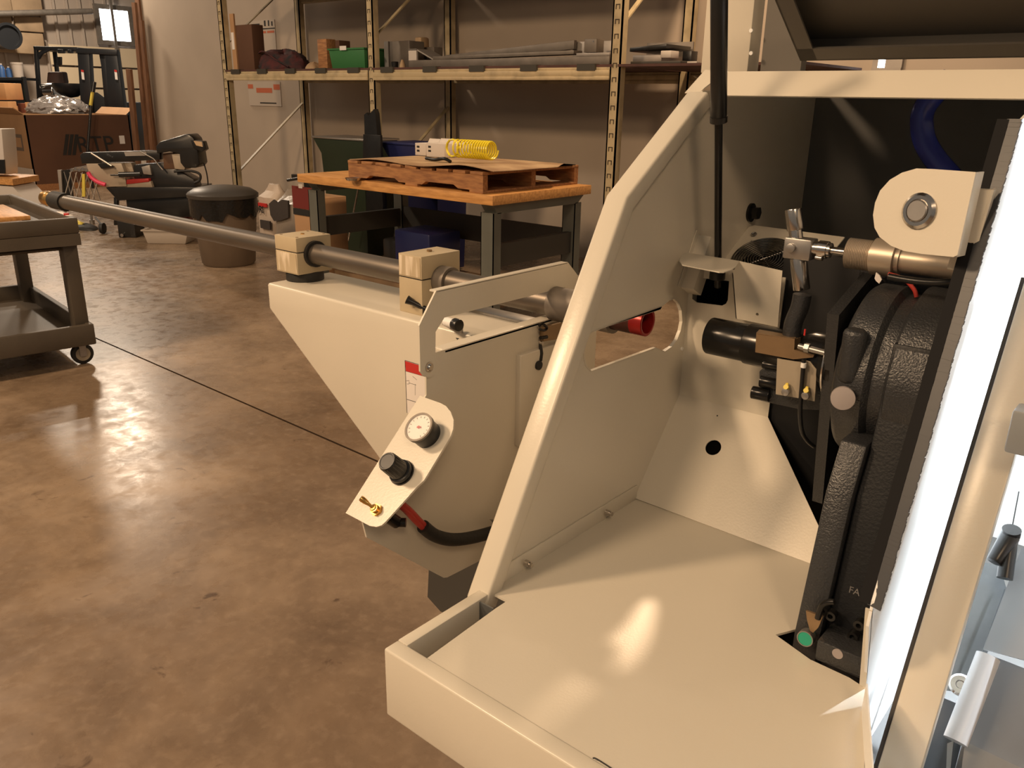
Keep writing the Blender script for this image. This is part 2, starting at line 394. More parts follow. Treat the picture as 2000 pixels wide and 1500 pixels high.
# tray: floor with upturned flange, rim, front skirt
tr = obj('tray_floor', sheet(B(), [(-.5756, .5405, .8965), (-.127, .5405, .8965), (-.14, .70, .8965), (-.18, .826, .8965), (-.20, .832, .8965), (-.245, .834, .8965), (-.295, .852, .8965), (-.27, .90, .8965), (-.27, 1.05, .8965), (XP + .001, 1.05, .8965), (XP + .001, .69, .8965), (-.582, .69, .8965), (-.582, .668, .8965)], (0, 0, -.003)), CREAM, LA, smooth=False)
b = B(); box(b, (XP, .70, .894), (XP + .0025, 1.045, .921)); obj('floor_flange', b, CREAM, tr, bev=.001)
b = B(); box(b, (-.5765, .545, .84), (-.574, .668, .8945)); obj('slot_wall', b, GREYM, tr)
rim = obj('tray_rim', box(B(), (-.6227, .519, .806), (.10, .5415, .9)), CREAM, LA, bev=.003, seg=3)
b = B(); box(b, (-.6227, .5405, .806), (-.6060, .684, .9)); obj('side_rim', b, CREAM, rim, bev=.002)
b = B(); box(b, (-.612, .664, .846), (-.5835, .6665, .897)); obj('slot_end_tab', b, GALV, rim)
b = B(); tube(b, smoothpts([(-.345, .5425, .8985), (-.34, .5418, .9008), (-.32, .5415, .9005), (-.27, .5415, .8998)]), .0007, n=6); obj('rim_wire', b, INK, rim)
b = B(); box(b, (-.58, .80, .02), (.60, 1.6, .78)); obj('machine_base', b, DKGREY, LA, bev=.01)
# back sheet, vertical part with rectangular hole then sloping part with round hole
YB = 1.162; zb = 1.0445
vert = [V((XP, YB, zb)), V((-.461, YB, zb)), V((-.461, YB, 1.18)), V((-.461, YB, 1.262)), V((XP, YB, 1.262))]
rh = [P('Y', YB, x, y) for x, y in ((1352, 541), (1424, 549), (1421.5, 586), (1418, 593), (1410, 597), (1361, 591), (1352, 584))]
bs = obj('back_sheet', sheet(B(), vert, (0, .002, 0), [rh]), CREAM, LA, smooth=False)
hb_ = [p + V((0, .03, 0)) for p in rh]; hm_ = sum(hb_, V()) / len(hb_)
obj('hole_dark_sheet', sheet(B(), [hm_ + (p - hm_) * 1.6 for p in hb_], (0, .002, 0)), mat('painted_hole_dark', (.004, .004, .004), .9, spec=0), bs, smooth=False)  # black sheet added so the hole looks dark inside
sp = V((XP, YB, zb)); sd = V((0, 1.042 - YB, .8985 - zb)); sn = sd.cross(V((1, 0, 0))).normalized()
if sn.y > 0: sn = -sn
sl = [sp, V((-.461, YB, zb)), PL(sp, sn, 1601, 1032), PL(sp, sn, 1592, 1104), V((XP, 1.042, .8985))]
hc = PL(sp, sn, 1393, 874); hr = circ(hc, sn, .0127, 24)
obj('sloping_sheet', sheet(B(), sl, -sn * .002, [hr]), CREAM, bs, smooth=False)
obj('hole_dark_disc', cyl(B(), hc - sn * .006, hc - sn * .010, .016), mat('painted_hole_dark', (.004, .004, .004), .9, spec=0), bs)  # black disc stands in for the dark inside the round hole
p = PL(sp, sn, 1401, 812); obj('paint_speck', cyl(B(), p, p + sn * .0004, .0012, n=8), INK, bs)
# cover sheet in front of it with a bent tab on top
YC = 1.128
cv = [P('Y', YC, *p) for p in ((1437, 622), (1430, 533), (1444, 510), (1528, 529), (1519, 639))]
chh = P('Y', YC, 1479, 614)
cs = obj('cover_sheet', sheet(B(), cv, (0, .0016, 0), [circ(chh, (0, 1, 0), .0022, 12)]), CREAM, LA, smooth=False)
obj('side_return', sheet(B(), [cv[0], cv[1], V((cv[1].x - .012, YB, cv[1].z)), V((cv[0].x - .012, YB, cv[0].z))], (.0015, 0, 0)), CREAM, cs, smooth=False)
zt = P('Y', YC, 1444, 510).z
obj('bent_tab', sheet(B(), [P('Z', zt, *p) for p in ((1327, 508), (1331, 499), (1341, 493), (1444, 509.5), (1437, 520), (1428, 527), (1414, 531), (1405, 531), (1333, 517))], (0, 0, -.0016)), CREAM, cs, smooth=False)
# short channel on the end panel
a, c = P('X', XP, 1362, 458), P('X', XP, 1328, 561)
d = (c - a); nrm = V((0, -d.z, d.y)).normalized()
if nrm.y > 0: nrm = -nrm
b = B(); obox(b, a, d, V((.024, 0, 0)), -nrm * .03); obj('channel_bracket', b, CREAM, ep, bev=.0015)
b = B(); obox(b, a + V((.0005, 0, 0)) - nrm * .001 + d * -.04, d * 1.05, V((.0015, 0, 0)), nrm * .010); obj('channel_lip', b, CREAM, ep)
# top cover: front beam, roof plate, back wall, rear sheets
b = B(); sheet(b, [(-.60, 1.145, 1.512), (.35, 1.145, 1.512), (.35, 1.150, 1.512), (.35, 1.19, 1.541), (.35, 1.62, 1.546), (-.60, 1.62, 1.546)][0:0] or [V((-.60, 1.148, 1.511)), V((-.60, 1.150, 1.5095)), V((-.60, 1.176, 1.541)), V((-.60, 1.62, 1.545)), V((-.60, 1.62, 1.548)), V((-.60, 1.175, 1.544))], (.95, 0, 0))
tc_ = obj('top_cover', b, CREAM, LA, smooth=False)
pA = [PL((0, 1.15, 1.51), (0, -.75, .66), *q) for q in ((1338, 183), (1364, 185), (1378, 172), (1394, 160), (1400, 140), (1378, 138))]
obj('corner_gusset', sheet(B(), pA, (0, -.0014, .0012)), CREAM, tc_, smooth=False)
pA = [PL((0, 1.15, 1.511), (0, -.75, .66), *q) for q in ((1415, 187), (1432, 180), (1445, 167), (1447, 157), (1440, 150), (1425, 148), (1412, 150))]
obj('strut_opening', sheet(B(), pA, (0, -.0008, .0008)), BLACKP, tc_, smooth=False)
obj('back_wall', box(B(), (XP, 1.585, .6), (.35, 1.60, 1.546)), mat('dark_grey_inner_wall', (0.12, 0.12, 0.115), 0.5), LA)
a = P('Y', 1.30, 1368, 137); c = P('Y', 1.30, 1474, 0)
rc = obj('rear_cover', box(B(), (a.x, 1.30, 1.546), (c.x, 1.34, 2.05)), CREAM, LA, bev=.003)
for y in (60, 104): p = P('Y', 1.30, 1468, y); obj('rivet', cyl(B(), p, p + V((0, -.003, 0)), .003, n=10), WHITE, rc)
a = P('Y', 1.32, 1474, 134); c = P('Y', 1.32, 1640, 0)
obj('rear_inner_cover', box(B(), (a.x + .012, 1.315, 1.548), (P('Y', 1.32, 1566, 134).x, 1.335, 2.05)), mat('shaded_inner_paint', (.11, .098, .082), .5), LA)  # dark colour puts the shade behind the lid into this cover
# raised lid, leaning forward over the machine
lo = P('Y', 1.30, 1563, 119); u = V((0, -.839, .545)); n = V((0, -.545, -.839)); LW = .75
lid = obj('raised_lid', B() if False else obox(B(), lo - n * .035, (LW, 0, 0), u * .50, -n * .004), mat('shaded_inner_paint', (.11, .098, .082), .5), LA)  # shade under the lid is put into its dark paint colour
b = B()
for o_, e1, e2 in ((lo, V((LW, 0, 0)), u * .028), (lo, V((.026, 0, 0)), u * .5), (lo + u * .472, V((LW, 0, 0)), u * .028), (lo + V((LW - .026, 0, 0)), V((.026, 0, 0)), u * .5)):
    obox(b, o_, e1, e2, -n * .003)
obj('lid_lip', b, mat('shaded_inner_paint', (.11, .098, .082), .5), lid)
b = B()
for o_, e1, e2 in ((lo, V((LW, 0, 0)), u * .003), (lo, V((.003, 0, 0)), u * .5), (lo + V((LW - .003, 0, 0)), V((.003, 0, 0)), u * .5), (lo + u * .497, V((LW, 0, 0)), u * .003)):
    obox(b, o_, e1, e2, -n * .037)
obj('lid_side', b, mat('shaded_inner_paint', (.11, .098, .082), .5), lid)
# gas strut
s0 = P('Y', 1.155, 1402, 560); s1 = P('Y', 1.02, 1405, -60)
smid = PL(s0, (s1 - s0).cross(RR).cross(s1 - s0).normalized(), 1404, 236)
smid = s0 + (s1 - s0) * ((smid - s0).length / (s1 - s0).length)
gs = obj('gas_strut', cyl(B(), smid, s1, .0110), BLACKP, LA, bev=.001)
obj('strut_rod', cyl(B(), s0, smid, .0054), BLACKM, gs)
obj('strut_collar', cyl(B(), smid - (s1 - s0).normalized() * .002, smid + (s1 - s0).normalized() * .006, .0118), BLACKP, gs)
b = B(); e = P('Y', 1.15, 1404, 508); cyl(b, e, e + V((0, 0, -.03)), .012, n=16); obj('strut_foot', b, BLACKP, gs, bev=.002)

# ---- headstock, spindle and what hangs on it
YA, ZA = 1.05, 1.187
AX = V((1, 0, 0))
def S_(x): return V((x, YA, ZA))
sp_ = obj('spindle_drawtube', ring(B(), S_(-.515), S_(-.448), .0262, .020), BLACKM, LA, bev=.001)
obj('drawtube_bore', cyl(B(), S_(-.500), S_(-.448), .0205), BLACKP, sp_)
obj('spindle_sleeve', cyl(B(), S_(-.458), S_(-.36), .0285), BLACKM, sp_, bev=.002)
b = B(); lathe(b, S_(-.378), AX, [(0, .030), (.012, .034), (.03, .034), (.032, .040), (.04, .044), (.045, .046), (.05, .046)]); obj('spindle_pulley', b, BLACKM, sp_)
obj('pulley_rim', ring(B(), S_(-.3375), S_(-.3355), .049, .044, 40), CHROME, sp_)
b = B(); lathe(b, S_(-.308), AX, [(0, .09), (.006, .104), (.012, .108), (.040, .108), (.046, .100), (.060, .100), (.066, .112), (.100, .112), (.106, .103), (.125, .103)], 56)
hs = obj('headstock_housing', b, BLACKIRON, LA)
# rounded bosses on the housing front and ribs
for (x, y0, y1, r, xx) in ((1670, 640, 740, .013, -.288),):
    a, c = P('X', xx, x + 6, y0), P('X', xx, x - 6, y1)
    yy = min(a.y, c.y); b = B(); cyl(b, (xx, .952, a.z), (xx, .952, c.z), r, n=20); obj('casting_boss', b, BLACKIRON, hs, bev=.006, seg=3)
# support plate with a slim front edge
XQ = -.336
pp = [P('X', XQ, *q) for q in ((1596, 610), (1570, 985), (1700, 1130), (1850, 900), (1850, 520), (1745, 552), (1640, 606))]
f0, f1 = P('X', XQ, 1616, 612), P('X', XQ, 1586, 978)
pl = [f0, f1, V((XQ, 1.10, f1.z - .02)), V((XQ, 1.16, f1.z)), V((XQ, 1.16, f0.z + .03)), V((XQ, 1.10, f0.z + .035))]
obj('support_plate', sheet(B(), pl, (.014, 0, 0)), BLACKIRON, hs, smooth=False)
# lower leg of the casting, standing in the tray cut-out
f = lambda x, y, xx: P('X', xx, x, y)
l0, l1, l2 = f(1550, 1238, -.277), f(1612, 960, -.277), f(1642, 858, -.277)
leg = [l0, l1, l2, V((-.277, 1.10, l2.z)), V((-.277, 1.10, .9)), V((-.277, 1.10, .6)), V((-.277, l0.y, .6))]
obj('casting_leg_rib', sheet(B(), leg, (.030, 0, 0)), BLACKIRON, hs, bev=.003)
l0b = [V((-.247, p.y + .012, p.z)) for p in (l0, l1, l2)] + [V((-.247, 1.1, 1.25)), V((-.247, 1.10, .6)), V((-.247, l0.y + .012, .6))]
l0b.insert(3, V((-.247, .955, 1.25)))
fb = obj('casting_front_face', sheet(B(), l0b, (.062, 0, 0)), mat('black_smooth_casting_paint', (0.008, 0.009, 0.011), 0.5, bump=.1, bscale=300, spec=.3), hs, bev=.004)
b = B(); box(b, (-.2415, .835, .8975), (-.186, .90, .925)); obj('base_block', b, BLACKIRON, hs, bev=.003)
t0 = P('Y', .872, 1690, 1163)
text('raised_lettering', 'FANUC', .011, t0, (1, 0, 0), (0, .2, 1), ZINC, hs)
for x, y in ((1610, 1190), (1625, 1200), (1680, 1218), (1668, 1240)):
    p = P('Y', .868, x, y); b = B(); ring(b, p + V((0, .004, 0)), p + V((0, -.006, 0)), .006, .003, 16); obj('socket_screw', b, BLACKM, hs)
p = P('Y', .835, 1636, 1277); obj('worn_spot', cyl(B(), p + V((0, .002, 0)), p + V((0, -.0006, 0)), .006), CAPG, hs)
p = P('Y', .935, 1646, 776); b = B(); cyl(b, p, p + V((.003, -.008, .001)), .0135, n=32); obj('round_plug', b, CAPG, hs, bev=.0008)
# bracket with green cap at the bottom
p = P('Y', .845, 1572, 1249); b = B(); cyl(b, p + V((0, .012, 0)), p + V((0, 0, .001)), .0085, n=24); gc = obj('green_cap', b, GREEN, hs)
obj('cap_rim', ring(B(), p + V((0, .010, 0)), p + V((0, -.0006, .001)), .0095, .0083, 24), ZINC, hs)
b = B(); sheet(b, [P('Y', .850, *q) for q in ((1574, 1193), (1607, 1205), (1598, 1226), (1588, 1236), (1582, 1232), (1576, 1210))], (0, .003, 0)); obj('copper_bracket', b, BRONZE, hs)
b = B(); tube(b, smoothpts([P('Y', .846, *q) for q in ((1597, 1208), (1604, 1186), (1615, 1177), (1630, 1176))]), .0035); obj('fitting_elbow', b, BLACKM, hs)
# black block stands in for the dark inside behind the sloping sheet's diagonal
b = B(); box(b, (-.47, 1.17, .6), (-.19, 1.2, 1.30)); obj('inner_dark_block', b, mat('painted_inner_dark', (.008, .008, .009), .6), hs)
# sensor bracket below the spindle
q = lambda x, y, yy=1.012: P('Y', yy, x, y)
sb = obj('sensor_cover', sheet(B(), [q(1477, 652), q(1552, 664), q(1551, 683), q(1562, 686), q(1590, 693), q(1588, 698), q(1549, 702), q(1475, 688)], (0, .02, 0)), BRONZE, sp_, smooth=False)
obj('sensor_cover_lip', sheet(B(), [q(1477, 651.5), q(1552, 664), P('Y', 1.03, 1556, 658), P('Y', 1.03, 1483, 645)], (0, 0, .0012)), BRONZE, sp_, smooth=False)
br = obj('sensor_bracket', sheet(B(), [q(1518, 700, 1.015), q(1566, 708, 1.015), q(1562, 778, 1.015), q(1515, 770, 1.015)], (0, .003, 0)), BRACK, sp_, smooth=False)
obj('sensor_bracket_wing', sheet(B(), [q(1573, 704, 1.015), q(1582, 706, 1.015), q(1595, 722, 1.015), q(1591, 784, 1.015), q(1568, 780, 1.015)], (0, .003, 0)), BRACK, sp_, smooth=False)
b = B(); tube(b, smoothpts([q(1570, 703, 1.010), q(1567, 740, 1.010), q(1563, 800, 1.010), q(1566, 840, 1.012), q(1576, 860, 1.02), q(1590, 872, 1.03)]), .0028); obj('sensor_cable', b, BLACKP, sp_)
p = q(1570, 709, 1.008); obj('cable_end', cyl(B(), p, p + V((0, 0, -.006)), .0035, n=12), WHITE, sp_)
for x, y in ((1537, 764), (1576, 771)):
    p = q(x, y, 1.013); b = B(); cyl(b, p, p + V((0, -.007, 0)), .0052, n=16); o_ = obj('bracket_bolt', b, ZINC, sp_, bev=.001)
    b = B(); cyl(b, p + V((0, -.002, .0055)), p + V((0, -.006, .0075)), .0034, n=10); cyl(b, p + V((0, -.001, .010)), p + V((0, -.004, .0105)), .002, n=8); obj('yellow_witness_mark', b, YEL, o_)
b = B(); sheet(b, [q(1482, 725, 1.03), q(1520, 700, 1.03), q(1610, 705, 1.03), q(1610, 802, 1.03), q(1560, 800, 1.03), q(1483, 783, 1.03)], (0, .05, 0)); obj('clamp_block', b, BLACKIRON, sp_, bev=.002)
for x, y, r in ((1476, 766, .009), (1492, 744, .008), (1497, 711, .0055)):
    p = q(x, y, 1.03); b = B(); cyl(b, p + V((.02, 0, 0)), p + V((-.004, -.003, 0)), r, n=18); obj('cap_screw', b, BLACKM, sp_, bev=.001)
b = B(); p = q(1560, 676, 1.008); cyl(b, p, p + V((.035, 0, -.002)), .004, n=12); cyl(b, p + V((.008, 0, 0)), p + V((.014, 0, 0)), .006, n=6); obj('sensor_body', b, ZINC, sp_)
b = B(); a = q(1571, 655, 1.0); cyl(b, a, a + V((0, 0, .008)), .0012, n=8); obj('red_wire_end', b, REDP, sp_)
# rising coolant arm (black) behind the sleeve
b = B(); tube(b, smoothpts([P('Y', 1.03, *t) for t in ((1545, 660), (1550, 630), (1562, 600), (1567, 575))]), .0115, rs=None); obj('rotary_joint_neck', b, BLACKIRON, sp_)
# upright bright rod, cross block and fittings
yr = 1.06
rod = lambda x, y: P('Y', yr, x, y)
r0, r1 = rod(1566, 566), rod(1549, 408)
rd = (r0 - r1).normalized()
b = B(); cyl(b, r1, r1 - (r1 - r0) * .26, .0105); cyl(b, r0 + (r1 - r0) * .40, r0, .0108); cyl(b, r1, r0, .0085)
cr = obj('upright_rod', b, CHROME, LA, bev=.001)
b = B(); cm = rod(1566, 485); obox(b, cm + V((-.020, -.012, -.0135)), (.036, 0, 0), (0, .024, 0), (0, 0, .027)); obj('cross_block', b, ZINC, cr, bev=.002)
p = cm + V((-.009, -.012, .001)); obj('set_screw', cyl(B(), p, p + V((0, -.005, 0)), .006, n=16), ZINC, cr, bev=.001)
h0 = rod(1590, 485); hd = (rod(1700, 497) - h0).normalized()
hx = lambda t: h0 + AX * t
b = B(); lathe(b, hx(0), AX, [(0, .0095), (.006, .0095), (.0065, .011), (.018, .011), (.0185, .0095), (.022, .0095), (.0225, .005), (.045, .005), (.046, .007), (.049, .007)]); obj('pipe_fitting', b, CHROME, cr)
b = B(); cyl(b, hx(.007) + V((0, -.008, -.010)), hx(.016) + V((0, -.010, -.010)), .003, n=10); obj('hose_clamp_screw', b, CHROME, cr)
c0 = rod(1657, 494)
b = B()
prof = []
for k in range(15): prof += [(k * .0020, .0190), (k * .0020 + .001, .0182)]
lathe(b, c0, AX, prof + [(.031, .0185), (.0315, .0225), (.058, .0225), (.0585, .018), (.064, .018), (.064, .0155), (.15, .0155)], 32); obj('knurled_coupling', b, mat('dull_tan_steel', (.46, .39, .31), .38, metal=.6), cr)
# round-ended plate with push button
yp = .93
pt = lambda x, y: P('Y', yp, x, y)
arc = [(1906, 336), (1820, 330), (1790, 329), (1762, 337), (1738, 351), (1719, 372), (1709, 396), (1705, 420), (1708, 445), (1718, 463), (1740, 480), (1765, 490), (1800, 496), (1862, 502), (1870, 498)]
pn = V((-.30, -1, .12)).normalized(); pc = pt(1795, 415)
bp_ = lambda x, y: PL(pc, pn, x, y)
bpl = obj('button_plate', sheet(B(), [bp_(*t) for t in arc], -pn * .0025), CREAM, LA, smooth=False)
e0, e1 = bp_(1906, 336), bp_(1868, 502)
b = B(); obox(b, e0, e1 - e0, -pn * .0025, V((.003, .016, .0))); obj('plate_return', b, CREAM, bpl, bev=.001)
g0, g1 = P('Y', yp + .012, 1941, 370), P('Y', yp + .012, 1894, 532)
b = B(); obox(b, g0, g1 - g0, V((-.022, 0, .0)), V((0, .003, 0))); obox(b, g0, g1 - g0, V((-.003, 0, 0)), V((0, .014, 0))); obj('mounting_angle', b, CREAM, bpl, bev=.001)
bc = bp_(1796, 412)
b = B(); lathe(b, bc, pn, [(0, .0185), (.002, .0185), (.0045, .0155), (.0045, .012), (.003, .0115)]); obj('button_bezel', b, CHROME, bpl)
b = B(); lathe(b, bc, pn, [(0, .0110), (.005, .0110), (.0062, .0100), (.0062, .0)]); obj('push_button', b, ZINC, bpl)
# black motor body under the coupling, small tags and cables
b = B(); box(b, (-.345, 1.11, 1.235), (-.20, 1.24, 1.335)); obj('junction_housing', b, BLACKIRON, LA, bev=.008)
p = P('Y', 1.02, 1714, 545); b = B(); sheet(b, [P('Y', 1.02, *t) for t in ((1711, 532), (1718, 538), (1722, 546), (1717, 554), (1711, 549), (1708, 544))], (0, .002, 0)); obj('paper_tag', b, WHITEP, LA)
b = B(); tube(b, smoothpts([P('Y', 1.04, *t) for t in ((1735, 535), (1765, 545), (1785, 565), (1790, 580))]), .0025); obj('red_cable', b, REDH, LA)
b = B(); tube(b, smoothpts([P('Y', 1.0, *t) for t in ((1735, 540), (1780, 548), (1830, 552), (1880, 548))]), .004); obj('black_cable', b, BLACKP, LA)
# fan plate with wire guard
fp = P('Y', 1.36, 1470, 441)
# plane leaning back, X across; lower edge towards camera
fdir = V((0, -.86, -.51)); fn = AX.cross(fdir).normalized()
if fn.z < 0: fn = -fn
fq = lambda x, y: PL(fp, fn, x, y)
fpl = [fq(1411, 505), fq(1463, 443), fq(1474, 440), fq(1650, 463), fq(1640, 475), fq(1568, 562), fq(1540, 572), fq(1500, 575)]
fc = fq(1492, 508)
R0 = (fq(1546, 515) - fq(1428, 500)).length / 2
BLACKCH = mat('black_chrome_wire', (.22, .21, .19), .22, metal=1)
fanp = obj('fan_plate', sheet(B(), fpl, -fn * .002, [circ(fc, fn, R0 * 1.03, 32)]), CREAM, LA, smooth=False)
for k in range(11):
    r = R0 * (1.0 - k * .086)
    if k == 0:
        pass
    b = B(); tube(b, circ(fc + fn * .004, fn, r, 40) + [circ(fc + fn * .004, fn, r, 40)[0]], .0013, n=6, cap=False)
    obj('guard_ring', b, BLACKCH, fanp)
b = B()
for k in range(2):
    aa = circ(fc + fn * .003, fn, R0 * 1.1, 8); tube(b, [aa[k * 2 + 1], aa[k * 2 + 5]], .001, n=6)
obj('guard_spoke', b, ZINC, fanp)
obj('fan_body', cyl(B(), fc - fn * .022, fc - fn * .045, R0 * 1.02, n=32), BLACKP, fanp)
obj('fan_hub', cyl(B(), fc - fn * .022, fc - fn * .006, R0 * .4, n=24), BLACKM, fanp)
for x, y in ((1473, 460), (1540, 553)):
    p = fq(x, y); b = B(); tube(b, circ(p + fn * .003, fn, .004, 16) + [circ(p + fn * .003, fn, .004, 16)[0]], .0012, n=6, cap=False); cyl(b, p, p + fn * .004, .0025, n=10); obj('guard_screw', b, ZINC, fanp)
# blue hose
b = B(); tube(b, smoothpts([P('Y', 1.40, *t) for t in ((1860, 150), (1822, 188), (1804, 215), (1800, 245), (1808, 280), (1830, 315), (1860, 350), (1890, 400))]), .0165, n=14); obj('blue_hose', b, BLUEH, LA)

# ---- divider wall, brush seal, door frame, lit chamber behind
XW = -.18
wl = [(.826, .86), (.826, .905), (.842, .93), (.935, 1.0), (1.135, 1.56), (1.60, 1.56), (1.60, .60), (.826, .60)]
c0_ = P('X', XW, 1708, 1175)
wl = [(.826, .60), (.826, .903), (c0_.y - .004, c0_.z - .028), (c0_.y, c0_.z), (P('X', XW, 1990, 240).y + .002, P('X', XW, 1990, 240).z), (1.2, 1.53), (1.60, 1.53), (1.60, .60)]
dw = obj('divider_wall', sheet(B(), [X3(XW, p) for p in wl], (-.003, 0, 0)), WHITE, LA, smooth=False)
b = B(); p0_, p1_ = V((XW - .007, .826, .897)), V((XW - .007, c0_.y - .002, c0_.z - .010))
obox(b, p0_, p1_ - p0_, (.007, 0, 0), (0, .002, 0)); obj('wall_edge_flange', b, CREAM, dw)
a, c = P('X', XW - .004, 1700, 1180), P('X', XW - .004, 1972, 236)
dv = (c - a).normalized(); nv = V((0, -dv.z, dv.y))
b = B(); obox(b, a - nv * .0, c - a, V((-.011, 0, 0)), nv * .004)
bh = obj('brush_holder', b, mat('dull_black_brush_back', (.007, .007, .008), .7, spec=.2), dw)
b = B(); L_ = (c - a).length; nb = 230
for k in range(nb):
    t = (k + .5) / nb; o_ = a + (c - a) * t + nv * .002
    j = random.uniform(-.0006, .0006); rr_ = random.uniform(.0009, .0013)
    bar(b, o_ + V((-.002, 0, 0)), o_ + V((.012 + j, -.004, 0)) + dv * random.uniform(-.0006, .0006), rr_ * 1.6, .004, up=dv)
o_ = obj('bristles', b, BRISTLE, dw); o_['kind'] = 'stuff'
a_, c_ = P('Z', .93, 1695, 1336), P('Z', .93, 1709, 1530)
obj('tray_end_sheet', sheet(B(), [a_, c_, V((c_.x, c_.y, .60)), V((a_.x, a_.y, .60))], (-.0015, 0, 0)), WHITE, dw, smooth=False)
# door frame strip (leaning), with a dark seal along its left edge
xa = -.145
A0, A1 = P('X', xa, 1700, 1545), P('X', xa, 2003, 540)
b0, b1 = P('X', -.098, 1782, 1560), P('X', -.098, 2080, 640)
fdv = (A1 - A0).normalized()
nf = fdv.cross(V((1, 0, 0))).normalized()
if nf.y > 0: nf = -nf
b1 = A1 + V((.038, .0, 0)); b0 = A0 + V((.038, 0, 0))
df = obj('door_frame', sheet(B(), [A0, A1, b1, b0], -nf * .02), CREAM, LA, bev=.002)
b = B(); obox(b, A0 + V((-.0045, 0, 0)) - nf * .004, A1 - A0, (.0045, 0, 0), -nf * .014); obj('door_seal', b, SEAL, df)
# lit chamber at the right: white back and floor, machine parts
b = B(); box(b, (XW, 1.55, .5), (.9, 1.56, 1.9)); obj('chamber_back', b, WHITE, LA)
b = B(); box(b, (XW + .001, .75, .62), (.9, 1.55, .64)); obj('chamber_floor', b, WHITE, LA)
b = B(); box(b, (.9, .75, .5), (.91, 1.56, 1.9)); obj('chamber_side', b, WHITE, LA)
cpn = V((0, -.72, .69)); cp = V((0, .96, .90))
cq = lambda x, y, k=0: PL(cp - cpn * k, cpn, x, y)
gp = obj('way_cover_plate', sheet(B(), [cq(1908, 1096), cq(1952, 1103), cq(1975, 1180), cq(1890, 1352), cq(1832, 1346)], -cpn * .003), GALV, LA, smooth=False)
obj('plate_fold', sheet(B(), [cq(1944, 1150, -.002), cq(1962, 1150, -.002), cq(1890, 1352, -.002), cq(1862, 1348, -.002)], -cpn * .002), GALV, gp, smooth=False)
p = cq(1876, 1338, -.002); b = B(); lathe(b, p, cpn, [(0, .0125), (.002, .0125), (.004, .010), (.004, .005), (.002, .004)]); obj('button_head_screw', b, CHROME, gp)
gv = obj('guard_sheet', sheet(B(), [cq(1995, 1070, -.03), cq(2080, 1080, -.03), cq(2080, 1310, -.03), cq(1920, 1268, -.03)], -cpn * .002), GREYB, LA, smooth=False)
a, c = cq(1930, 1282, -.02), cq(1866, 1448, -.02)
obj('guard_rail', cyl(B(), a, c, .0125), mat('pale_grey_rail', (.55, .54, .54), .35), LA)
b = B(); sheet(b, [cq(1850, 1452, -.02), cq(1862, 1447, -.02), cq(1856, 1500, -.02), cq(1848, 1500, -.02)], -cpn * .004); obj('rail_end_tab', b, GREYB, LA)
obj('lower_panel', sheet(B(), [cq(1936, 1280, .02), cq(2090, 1340, .02), cq(2090, 1560, .02), cq(1850, 1560, .02), cq(1880, 1450, .02)], -cpn * .01), mat('grey_brown_lower_panel', (.10, .095, .088), .45), LA, smooth=False)
obj('lower_step', sheet(B(), [cq(1885, 1448, .01), cq(2090, 1545, .01), cq(2090, 1640, .01), cq(1860, 1640, .01)], -cpn * .01), mat('brown_grey_step', (.14, .125, .105), .5), LA, smooth=False)
obj('side_trough', sheet(B(), [cq(1840, 1362, .03), cq(1895, 1385, .03), cq(1850, 1560, .03), cq(1790, 1560, .03), cq(1812, 1440, .03)], -cpn * .01), mat('dark_blue_grey_trough', (.035, .04, .045), .4), LA, smooth=False)
# black lever handle
a, c, e = cq(1974, 1045, -.05), cq(1940, 1098, -.05), cq(1962, 1130, -.04)
b = B(); tube(b, [a, a + (c - a) * .9, c], .0095, n=14, rs=[.0105, .008, .0075]); lh = obj('lever_handle', b, BLACKP, LA, bev=.001)
b = B(); tube(b, [a + cpn * -.004, e], .0085, n=12); obj('lever_stem', b, BLACKP, lh)
obj('lever_cap', cyl(B(), a, a + V((0, -.002, .008)), .010, n=18), BLACKM, lh)
p = cq(1990, 960, -.05); b = B(); tube(b, [a, p], .0007, n=6); obj('lever_wire', b, INK, lh)
b = B(); box(b, (P('Y', .9, 1978, 800).x, .9, P('Y', .9, 1978, 888).z), (P('Y', .9, 1978, 800).x + .06, .93, P('Y', .9, 1978, 800).z)); obj('tool_holder', b, GREYB, LA, bev=.003)
# work light of the chamber: a lamp in a metal housing on the chamber roof
wlp = V((.06, 1.42, 1.47))
b = B(); box(b, wlp + V((-.06, -.06, .02)), wlp + V((.08, .12, .06))); wlamp = obj('work_light_housing', b, GREYM, LA, bev=.004)
ea, eb = V((-.18, .80, .80)), V((-.18, 1.15, 1.50))
sa, sb_ = wlp + (ea - wlp) * .2, wlp + (eb - wlp) * .2
obj('added_light_blocker', sheet(B(), [sa, sb_, sb_ + V((0, -.16, .02)), sa + V((0, -.16, -.06))], (.002, 0, 0)), GREYM, LA, smooth=False)  # unseen plate added to keep the work light off the tray
al = area('work_light', wlp, (-.18, 1.12, 1.05), .03, 20, (0.80, 0.90, 1.0), 120); al.parent = wlamp; al.location = al.location - worldloc(wlamp)
obj('base_wing', sheet(B(), [P('Y', 1.0, *t) for t in ((838, 1100), (835, 1166), (860, 1194), (1000, 1260), (1040, 1000))], (0, .35, 0)), DKGREY, LA, smooth=False)

